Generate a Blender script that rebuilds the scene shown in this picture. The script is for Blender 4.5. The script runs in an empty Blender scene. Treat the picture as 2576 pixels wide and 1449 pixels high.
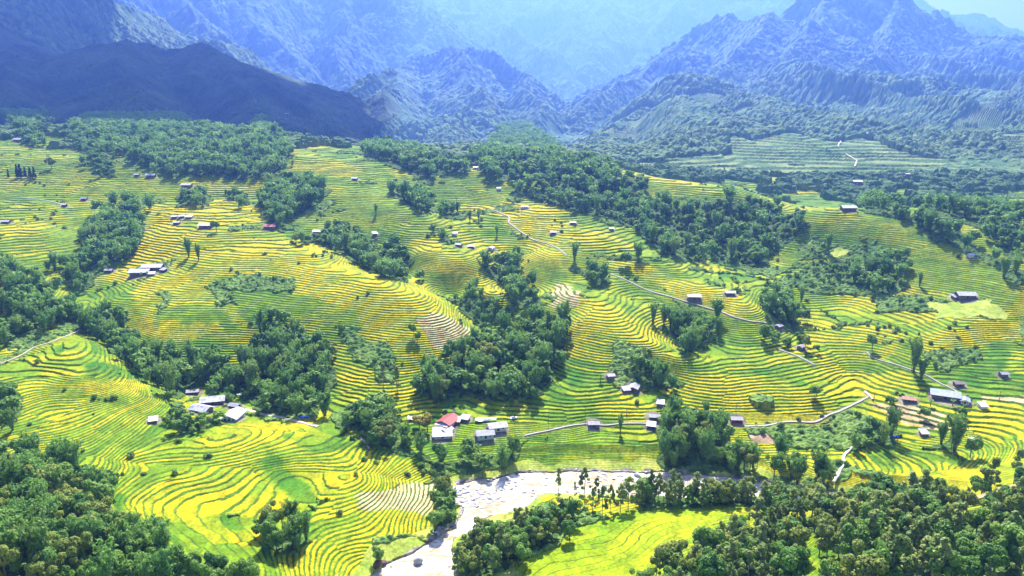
import numpy as np, math
# ---------------------------------------------------------------- terrain maths (world metres)
def _hash(ix, iy, seed):
    h = (ix.astype(np.int64) * 374761393 + iy.astype(np.int64) * 668265263 + seed * 1442695041) & 0x7fffffff
    h = ((h ^ (h >> 13)) * 1274126177) & 0x7fffffff
    h = (h ^ (h >> 16)) & 0xffffff
    return h.astype(np.float32) / np.float32(0xffffff)
def vnoise(x, y, seed=0):
    """value noise -1..1"""
    fx = np.floor(x); fy = np.floor(y)
    u = (x - fx).astype(np.float32); v = (y - fy).astype(np.float32)
    u = u * u * u * (u * (u * 6 - 15) + 10); v = v * v * v * (v * (v * 6 - 15) + 10)
    ix = fx.astype(np.int64); iy = fy.astype(np.int64)
    a = _hash(ix, iy, seed); b = _hash(ix + 1, iy, seed); c = _hash(ix, iy + 1, seed); d = _hash(ix + 1, iy + 1, seed)
    return (a + (b - a) * u + (c - a) * v + (a - b - c + d) * u * v) * 2 - 1
def fbm(x, y, seed=0, octv=4):
    s = 0; amp = 1.0; tot = 0
    for i in range(octv):
        s = s + amp * vnoise(x * 2 ** i + 17.3 * i, y * 2 ** i - 9.1 * i, seed + i); tot += amp; amp *= .5
    return s / tot
def worley(x, y, seed=0):
    """distance to nearest feature point and that cell's random value"""
    ix = np.floor(x).astype(np.int64); iy = np.floor(y).astype(np.int64)
    best = np.full(x.shape, 9.0, np.float32); rnd = np.zeros(x.shape, np.float32)
    for dx in (-1, 0, 1):
        for dy in (-1, 0, 1):
            cx = ix + dx; cy = iy + dy
            px = cx + _hash(cx, cy, seed); py = cy + _hash(cx, cy, seed + 7)
            d = ((x - px) ** 2 + (y - py) ** 2).astype(np.float32)
            m = d < best
            best = np.where(m, d, best); rnd = np.where(m, _hash(cx, cy, seed + 13), rnd)
    return np.sqrt(best), rnd
def zbase(Y):
    return np.interp(Y, [100, 300, 343, 820, 1000, 1150, 1700, 30000], [0, 0, 8, 103, 118, 112, 14, 10])
class Terrain:
    def __init__(self, ctrl, ridges, river):
        P = np.array(ctrl, float)
        q = np.stack([P[:, 0] / P[:, 1], np.log(P[:, 1])], 1)
        r = P[:, 2] - zbase(P[:, 1])
        n = len(q)
        d = np.linalg.norm(q[:, None] - q[None], axis=2)
        K = np.where(d > 0, d * d * np.log(d + 1e-12), 0) + np.eye(n) * 2e-4
        A = np.zeros((n + 3, n + 3)); A[:n, :n] = K; A[:n, n] = 1; A[:n, n + 1:] = q; A[n, :n] = 1; A[n + 1:, :n] = q.T
        w = np.linalg.solve(A, np.concatenate([r, np.zeros(3)]))
        self.S = np.linspace(-1.25, 1.25, 420); self.L = np.linspace(math.log(100), math.log(1400), 440)
        G = np.zeros((len(self.L), len(self.S)))
        for i, l in enumerate(self.L):
            dd = np.sqrt((self.S[:, None] - q[None, :, 0]) ** 2 + (l - q[None, :, 1]) ** 2)
            G[i] = np.where(dd > 0, dd * dd * np.log(dd + 1e-12), 0) @ w[:n] + w[n] + self.S * w[n + 1] + l * w[n + 2]
        self.G = G.astype(np.float32)
        self.ridges = ridges
        self.river = np.array(river, float)
    def smooth(self, x, y):
        s = np.clip(x / y, -1.24, 1.24); l = np.log(np.clip(y, 101, 1390))
        fi = (s - self.S[0]) / (self.S[1] - self.S[0]); fj = (l - self.L[0]) / (self.L[1] - self.L[0])
        i = fi.astype(np.int32); j = fj.astype(np.int32); u = fi - i; v = fj - j
        G = self.G
        r = G[j, i] * (1 - u) * (1 - v) + G[j, i + 1] * u * (1 - v) + G[j + 1, i] * (1 - u) * v + G[j + 1, i + 1] * u * v
        r = r * np.clip((1700 - y) / 500, 0, 1)
        s_ = x / y; m = np.clip((s_ - .1) / .13, 0, 1); m = m * m * (3 - 2 * m)
        ap = np.interp(y, [1130, 1450, 1700, 2300, 3200, 4500, 9000], [0, 45, 75, 125, 225, 390, 390])
        far = (y > 1120) & (m > 0)
        if far.any():
            xf, yf = x[far], y[far]
            ap = ap.copy(); ap[far] += np.clip((yf - 1120) / 700, 0, 1) * (45 + 50 * fbm(xf / 260, yf / 420, 77, 4) - 160 * np.abs(fbm(xf / 260 + 9 + yf / 900, yf / 800, 79, 3)))
        return zbase(y) + r + m * ap
    def cones(self, x, y):
        wx = x + 120 * fbm(x / 700, y / 700, 41, 3); wy = y + 120 * fbm(x / 700, y / 700, 51, 3)
        n1 = fbm(x / 480, y / 480, 61, 4)
        rn = 1 - np.abs(fbm(x / 800 + 5, y / 800, 71, 4)) * 2.2
        out = np.full(x.shape, -300.0)
        for slope, pts in self.ridges:
            for (x0, y0, z0), (x1, y1, z1) in zip(pts[:-1], pts[1:]):
                dx, dy = x1 - x0, y1 - y0; L2 = dx * dx + dy * dy + 1e-9
                t = np.clip(((wx - x0) * dx + (wy - y0) * dy) / L2, 0, 1)
                d = np.hypot(wx - x0 - t * dx, wy - y0 - t * dy)
                zz = z0 + t * (z1 - z0) - slope * (d if not .59 < slope < .685 else 420 * .3 * (1 - np.exp(-d / 420)) + .7 * d)
                out = np.maximum(out, zz)
        amp = np.clip((y - 1200) / 2600, 0, 1)
        return out + amp * (n1 * 90 + rn * 80 - 25)
    def height(self, x, y):
        x = np.asarray(x, float); y = np.asarray(y, float)
        z = self.smooth(x, y)
        near = np.clip((y - 230) / 150, 0.5, 1)
        z = z + near * (1.5 * vnoise(x / 55, y / 55, 3) + .7 * vnoise(x / 23, y / 23, 5))
        far = y > 1150
        if far.any():
            zf = self.cones(x[far], y[far])
            zs = z[far]; k = 25.0
            h = np.clip(.5 + .5 * (zf - zs) / k, 0, 1)
            z = z.copy(); z[far] = zs + (zf - zs) * h + k * h * (1 - h)
        return z
def inpoly(px, py, poly):
    c = np.zeros(px.shape, bool)
    n = len(poly)
    for i in range(n):
        x0, y0 = poly[i]; x1, y1 = poly[(i + 1) % n]
        if y0 == y1: continue
        c ^= ((y0 > py) != (y1 > py)) & (px < (x1 - x0) * (py - y0) / (y1 - y0) + x0)
    return c
def dpoly(px, py, poly, closed=True):
    d = np.full(px.shape, 1e9)
    m = len(poly)
    for i in range(m if closed else m - 1):
        x0, y0 = poly[i]; x1, y1 = poly[(i + 1) % m]
        dx, dy = x1 - x0, y1 - y0
        t = np.clip(((px - x0) * dx + (py - y0) * dy) / (dx * dx + dy * dy + 1e-9), 0, 1)
        d = np.minimum(d, np.hypot(px - x0 - t * dx, py - y0 - t * dy))
    return d
# ---------------------------------------------------------------- surveyed layout (metres)
CTRL = [(-50.3,236.5,-0.0),(-32.3,248.5,-0.1),(-26.1,267.5,-0.2),(-15.5,289.0,-0.3),(2.2,302.0,0.1),(29.9,304.5,0.7),(57.6,304.5,0.7),(84.9,303.0,0.5),(111.7,300.5,-0.1),(126.4,296.0,-0.1),(-25.2,301.7,1.3),(11.7,311.7,2.9),(39.8,311.8,3.8),(77.5,312.3,4.2),(113.1,305.9,3.0),(142.0,309.0,4.3),(22.1,330.5,5.6),(52.2,334.0,6.0),(43.7,347.5,8.7),(6.4,338.5,7.0),(74.6,348.0,8.9),(-13.3,327.5,5.0),(-33.8,338.6,8.1),(-11.7,338.6,8.1),(-56.6,329.7,8.2),(-37.3,295.2,2.0),(-44.1,245.3,2.1),(-69.4,295.7,7.7),(-87.7,239.0,6.6),(-62.4,260.7,4.3),(-104.7,294.4,8.4),(-143.2,281.2,10.2),(-149.4,295.7,11.7),(-117.2,261.9,8.9),(-138.9,315.0,13.5),(-116.3,333.3,12.9),(-86.3,331.3,11.7),(-67.8,316.2,8.8),(-134.9,341.1,13.5),(-165.2,355.9,13.3),(-178.9,336.6,15.6),(-174.6,303.7,13.3),(-158.2,267.3,11.1),(-275.6,388.5,30.1),(-259.5,415.9,32.6),(-219.7,379.4,26.5),(-190.5,357.6,19.3),(-242.0,347.3,23.9),(-203.9,332.5,19.7),(-223.9,311.2,19.6),(-186.7,299.6,15.5),(-180.9,247.8,17.8),(-212.1,278.7,17.3),(-140.3,227.4,14.8),(-157.2,210.6,20.6),(-111.3,224.8,10.1),(-92.0,229.7,8.2),(-247.9,436.9,22.7),(-207.6,412.7,16.0),(-187.0,381.0,11.6),(-172.4,408.1,15.3),(-157.1,419.7,18.5),(-125.2,399.9,13.5),(-126.5,365.1,9.1),(-101.1,367.1,10.6),(-160.9,376.9,10.9),(-325.7,469.4,42.2),(-297.0,422.4,32.9),(-327.7,502.9,41.6),(-314.4,502.9,35.7),(-324.8,549.7,45.0),(-338.3,606.9,55.6),(-355.3,670.6,69.2),(-376.8,551.7,54.0),(-380.2,589.5,62.4),(-432.8,620.9,66.8),(-387.7,650.0,68.9),(-468.8,727.0,84.2),(-409.6,727.0,84.2),(-577.3,877.0,107.7),(-499.2,816.0,103.7),(-261.7,513.8,44.6),(-266.8,477.2,37.2),(-246.5,564.1,57.7),(-296.0,604.7,62.9),(-256.3,642.2,70.2),(-205.7,583.1,60.3),(-148.5,548.2,57.9),(-166.0,503.4,47.3),(-110.8,510.5,51.4),(-80.3,497.1,48.9),(-55.3,471.2,44.5),(-39.7,441.6,37.0),(-56.1,409.2,27.4),(-97.9,443.4,36.5),(-150.3,449.0,34.7),(-203.9,454.5,33.0),(-220.6,433.3,26.6),(-91.1,406.6,23.4),(-72.3,377.0,15.7),(-91.9,386.5,16.5),(-145.3,599.8,57.0),(-109.7,566.1,47.6),(-84.0,539.6,41.2),(-45.4,510.0,35.2),(-26.1,467.4,29.0),(-14.6,440.2,24.2),(-20.5,401.7,17.8),(-42.7,389.6,15.2),(-8.3,372.5,12.9),(14.1,389.6,15.2),(18.2,442.0,23.6),(-177.5,697.8,84.0),(-127.7,695.0,84.4),(-83.2,638.9,74.2),(-61.7,594.9,64.7),(-73.0,551.7,54.0),(-32.1,532.7,52.1),(-13.2,487.0,43.0),(-44.9,587.9,59.4),(-55.3,525.5,47.7),(-136.0,639.6,70.6),(-185.1,626.0,65.9),(-216.0,697.5,76.5),(-79.4,700.3,76.1),(-56.8,655.2,68.0),(-11.4,535.4,42.2),(0.6,504.9,35.1),(6.9,559.4,49.1),(14.7,637.0,71.0),(-2.7,623.4,66.3),(27.8,541.7,53.1),(43.4,475.2,43.4),(66.1,443.6,39.0),(83.1,411.1,31.7),(94.0,394.8,26.6),(33.0,437.4,33.1),(44.4,400.0,25.8),(34.7,365.1,16.1),(58.4,382.7,20.5),(70.8,363.1,14.7),(86.1,489.1,39.5),(103.3,450.0,29.0),(105.2,422.7,22.5),(84.2,388.0,15.9),(59.2,522.8,45.4),(84.1,556.2,53.0),(53.1,637.0,71.0),(74.5,580.7,60.8),(93.1,534.8,51.6),(127.7,491.6,46.0),(156.2,466.6,41.7),(156.3,449.2,37.3),(149.3,520.7,45.9),(129.0,563.0,51.5),(180.4,472.9,32.9),(178.6,445.0,28.0),(167.7,616.4,53.8),(183.0,585.5,46.6),(199.3,565.5,44.5),(142.4,626.7,58.8),(123.5,680.7,71.4),(249.3,635.9,60.6),(194.0,531.2,43.3),(131.1,429.8,27.8),(129.1,396.6,22.2),(101.0,374.0,17.0),(131.6,366.5,15.5),(171.6,369.5,14.2),(146.9,348.5,10.0),(167.9,408.2,22.8),(173.2,385.0,17.1),(127.0,752.8,93.1),(159.8,715.4,89.5),(206.5,674.9,83.4),(250.0,633.1,76.9),(286.7,583.7,70.0),(313.7,543.4,63.5),(330.2,504.8,57.1),(333.5,465.7,50.1),(291.4,514.8,50.3),(303.6,461.7,41.7),(310.1,433.8,34.3),(276.8,580.7,60.8),(248.0,563.0,51.5),(258.5,535.4,42.2),(217.7,507.0,37.5),(256.8,499.0,36.8),(262.0,465.3,35.1),(270.5,425.4,34.4),(267.8,411.4,29.1),(247.6,413.1,28.5),(237.1,429.8,27.8),(214.2,445.0,28.0),(199.8,393.6,16.0),(175.3,357.0,10.5),(161.8,320.1,4.6),(219.8,393.7,20.9),(232.4,374.8,18.9),(280.1,400.0,25.8),(214.1,360.2,16.0),(245.8,360.6,18.1),(255.6,340.0,16.2),(211.1,334.7,12.2),(188.4,328.3,8.9),(220.9,317.8,10.0),(152.9,337.0,6.7),(132.4,318.8,5.3),(9.4,242.2,4.4),(24.4,241.1,5.1),(51.6,269.0,4.5),(80.5,285.3,2.0),(101.6,280.9,3.7),(1.9,258.7,1.9),(23.6,270.0,1.9),(-13.5,245.3,2.1),(46.6,239.0,6.6),(78.9,248.6,8.6),(119.0,273.4,7.3),(140.5,284.2,6.5),(64.1,220.7,13.1),(103.9,234.6,13.1),(162.9,278.7,11.7),(135.3,240.6,19.1),(169.5,249.7,23.6),(184.6,250.3,26.6),(197.9,256.6,27.2),(140.3,202.0,32.6),(156.6,197.9,38.4),(101.8,212.6,19.1),(-120.9,778.0,94.6),(-59.4,798.7,96.7),(5.2,807.0,100.2),(71.0,813.9,99.6),(-205.7,781.9,98.4),(-282.2,823.0,103.1),(-370.7,823.0,103.1),(-495.9,939.0,112.8),(-424.9,1080.0,114.8),(-183.2,836.0,104.2),(-1100.0,1000.0,130.0),(-700.0,1000.0,125.0),(-350.0,1000.0,118.0),(-100.0,1000.0,92.0),(100.0,1000.0,80.0),(300.0,1000.0,62.0),(550.0,1000.0,60.0),(900.0,1000.0,66.0),(-1200.0,1250.0,110.0),(-500.0,1250.0,95.0),(0.0,1250.0,70.0),(400.0,1250.0,50.0),(1000.0,1250.0,55.0),(230.0,830.0,62.0),(330.0,800.0,52.0),(450.0,800.0,50.0),(560.0,800.0,48.0),(700.0,800.0,52.0),(480.0,900.0,52.0),(-900.0,820.0,120.0),(-600.0,500.0,66.0),(-430.0,400.0,45.0),(-330.0,300.0,45.0),(-200.0,170.0,36.0),(-100.0,150.0,25.0),(0.0,150.0,8.0),(70.0,150.0,14.0),(140.0,150.0,32.0),(230.0,180.0,48.0),(330.0,260.0,44.0),(450.0,380.0,30.0),(560.0,520.0,55.0),(-130.0,120.0,34.0),(150.0,120.0,34.0),(0.0,115.0,8.0)]
RIDGES = [(0.58,[(-3244.6,4150.0,1145.5),(-2755.0,3975.0,906.9),(-2466.2,3800.0,751.6),(-2120.4,3625.0,579.5),(-1926.6,3450.0,468.7),(-1723.8,3275.0,365.9),(-1376.0,2750.0,232.9)]),(0.45,[(-2466.2,3800.0,751.6),(-1963.7,2925.0,424.0),(-1541.2,2225.0,233.0)]),(0.5,[(-2161.7,3625.0,553.5),(-1682.8,2750.0,287.8),(-1321.9,2050.0,176.8)]),(0.45,[(-1513.5,2995.0,357.0),(-1330.5,2750.0,359.6),(-1247.0,2715.0,329.3),(-1191.3,2680.0,311.4),(-1025.2,2575.0,299.7),(-812.3,2400.0,225.5),(-665.5,2225.0,154.3),(-498.5,2050.0,92.7),(-365.3,1805.0,44.1)]),(0.45,[(-1330.5,2750.0,359.6),(-1113.3,2225.0,221.9),(-822.6,1735.0,141.1)]),(0.45,[(-974.5,2575.0,274.2),(-721.1,2050.0,156.0),(-531.4,1700.0,98.0)]),(0.72,[(-3295.5,6775.0,1759.3),(-2533.9,7475.0,1517.0),(-1909.2,7825.0,1579.8),(-1274.8,7475.0,1274.2),(-937.3,7125.0,953.1),(-794.9,6775.0,686.0),(-658.2,6250.0,462.3),(-562.9,5725.0,266.8)]),(0.75,[(-2533.9,7475.0,1517.0),(-2157.7,6250.0,887.4),(-1581.7,5375.0,448.7),(-1195.6,4675.0,214.6),(-822.0,3800.0,42.2)]),(0.75,[(-3295.5,6775.0,1759.3),(-3282.9,5725.0,1043.7),(-2721.5,5025.0,651.4),(-2029.1,4325.0,437.8),(-1436.1,3800.0,340.3),(-1063.1,3450.0,204.2),(-664.2,2925.0,65.2)]),(0.8,[(-1643.4,7650.0,1442.5),(-1412.2,6600.0,800.7),(-1262.8,5550.0,402.6),(-1003.0,4675.0,155.4)]),(0.8,[(-3159.3,7125.0,1486.9),(-2384.6,5725.0,827.6),(-1983.4,5025.0,578.5),(-1557.3,4500.0,404.1)]),(0.71,[(-725.3,3205.0,96.0),(-621.4,3625.0,242.2),(-470.7,3975.0,342.0),(-325.5,3975.0,373.5),(-178.6,3905.0,331.3),(3.8,3625.0,192.9),(194.5,3275.0,60.5),(312.1,2750.0,-21.6),(314.0,2225.0,-37.2)]),(0.7,[(-325.5,3975.0,373.5),(-237.0,3275.0,194.5),(-139.1,2680.0,95.2),(-150.7,2050.0,66.1)]),(0.7,[(3.8,3625.0,192.9),(61.3,2750.0,64.6),(111.9,2050.0,28.4)]),(0.7,[(-566.3,3765.0,254.3),(-505.9,2925.0,132.9),(-400.4,2225.0,62.6)]),(0.5,[(-352.1,2295.0,53.1),(-255.1,2435.0,108.7),(-182.5,2505.0,128.7),(-72.8,2365.0,80.1),(43.7,1945.0,33.9)]),(0.75,[(-1637.1,11325.0,2051.4),(-850.3,10625.0,1587.7),(-447.1,9925.0,1116.0),(57.1,9225.0,789.8),(238.5,8875.0,714.2),(391.5,8175.0,449.3),(487.7,8000.0,415.5),(543.2,7300.0,236.9),(580.4,6600.0,113.7)]),(0.75,[(-447.1,9925.0,1116.0),(-203.6,8175.0,550.8),(156.5,7125.0,289.2)]),(0.72,[(-2285.6,11675.0,1891.9),(-534.6,12025.0,1887.0),(691.2,12200.0,1854.6),(1679.8,12200.0,1825.8),(2810.4,12025.0,1830.5),(3904.7,11675.0,1837.1)]),(0.72,[(691.2,12200.0,1854.6),(774.4,10625.0,1079.7),(776.3,9225.0,553.4)]),(0.72,[(1679.8,12200.0,1825.8),(1225.1,10275.0,1000.0),(932.5,8875.0,494.9)]),(0.75,[(649.4,6775.0,105.2),(888.8,8000.0,242.8),(1260.4,8875.0,370.8),(1867.5,10275.0,824.5),(2310.1,10975.0,1294.7),(2745.9,11500.0,1758.2),(3659.1,11850.0,1917.6)]),(0.68,[(295.2,2912.5,121.2),(459.6,3350.0,211.8),(678.6,3700.0,286.2),(889.0,3962.5,341.5),(1093.1,4137.5,446.7),(1349.6,4312.5,600.5),(1573.4,4400.0,670.2),(1849.4,4487.5,739.8),(2030.2,4487.5,750.4),(2218.7,4487.5,703.6),(2299.7,4312.5,588.0),(2368.4,4137.5,483.1),(2455.3,3962.5,327.7),(2566.9,3787.5,149.5),(2753.9,3612.5,-7.5)]),(0.66,[(1573.4,4400.0,670.2),(1290.3,3787.5,460.7),(822.8,3087.5,278.6),(471.8,2475.0,152.0),(282.4,1950.0,76.5),(182.1,1600.0,43.7)]),(0.66,[(1849.4,4487.5,739.8),(1539.6,3787.5,497.5),(1206.7,3262.5,308.8),(851.6,2737.5,170.5),(500.8,2037.5,77.4),(293.0,1547.5,35.7)]),(0.64,[(2218.7,4487.5,703.6),(1877.6,3787.5,442.2),(1600.8,3262.5,276.3),(1225.6,2737.5,170.5),(892.0,2300.0,100.5),(608.1,1862.5,66.3),(349.4,1372.5,36.8)]),(0.62,[(2368.4,4137.5,483.1),(1918.1,3437.5,290.4),(1681.4,3087.5,232.3),(1300.7,2562.5,131.6),(935.6,2037.5,66.7),(698.8,1687.5,41.0),(419.9,1267.5,30.4)]),(0.62,[(2566.9,3787.5,149.5),(1868.9,2912.5,88.2),(1310.7,2212.5,57.4),(963.3,1687.5,27.6),(655.0,1267.5,16.7)]),(0.62,[(2753.9,3612.5,-7.5),(1732.7,2387.5,-20.9),(1142.0,1687.5,-8.5),(808.6,1267.5,2.9)]),(0.6,[(2048.9,2387.5,54.4),(1326.2,1687.5,27.6),(860.7,1162.5,23.5)]),(0.3,[(262.4,1180.0,53.0),(507.7,1687.5,54.4),(749.6,2037.5,82.7)]),(0.3,[(416.0,1162.5,48.6),(627.2,1512.5,46.9),(875.9,1950.0,61.2)]),(0.3,[(574.1,1162.5,41.1),(824.5,1512.5,30.8),(1059.6,1862.5,36.9)]),(0.3,[(731.8,1162.5,38.6),(1005.1,1512.5,22.7),(1421.1,2037.5,24.0)]),(0.34,[(169.0,1197.5,60.8),(281.4,1687.5,63.2)]),(0.7,[(5439.2,9925.0,1163.7),(5625.8,9575.0,906.6),(5969.0,9575.0,915.9),(6140.9,9225.0,726.4),(6549.1,8875.0,801.2)]),(0.7,[(5363.7,13075.0,2036.5),(6040.1,13075.0,1913.4),(6680.0,13075.0,1602.9),(7310.8,13075.0,1402.0),(7643.5,13075.0,1414.6),(8114.2,13075.0,1402.0),(8576.1,13075.0,1065.5),(9674.3,13075.0,969.4)])]
RIVER = [(-21.5,233.9),(-52.8,233.9),(-48.5,242.7),(-37.9,250.1),(-34.0,257.2),(-29.8,263.5),(-23.7,269.2),(-22.6,276.3),(-21.3,283.4),(-25.7,288.9),(-25.5,302.5),(-14.7,307.2),(-5.4,307.5),(3.2,312.7),(13.5,313.8),(37.4,315.0),(62.0,313.8),(76.9,315.3),(80.9,311.9),(97.8,309.7),(112.7,307.2),(113.7,304.6),(125.5,300.0),(135.7,296.6),(150.6,293.5),(160.4,287.9),(142.8,287.9),(124.2,289.9),(95.7,289.2),(76.1,290.9),(46.0,294.2),(24.5,294.2),(16.4,295.6),(11.4,293.2),(6.5,285.6),(3.6,279.4),(-5.0,278.1),(-10.7,276.3),(-14.8,270.1),(-15.3,266.3),(-21.0,263.5),(-24.7,259.9),(-24.6,253.8),(-23.4,244.4)]
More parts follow.
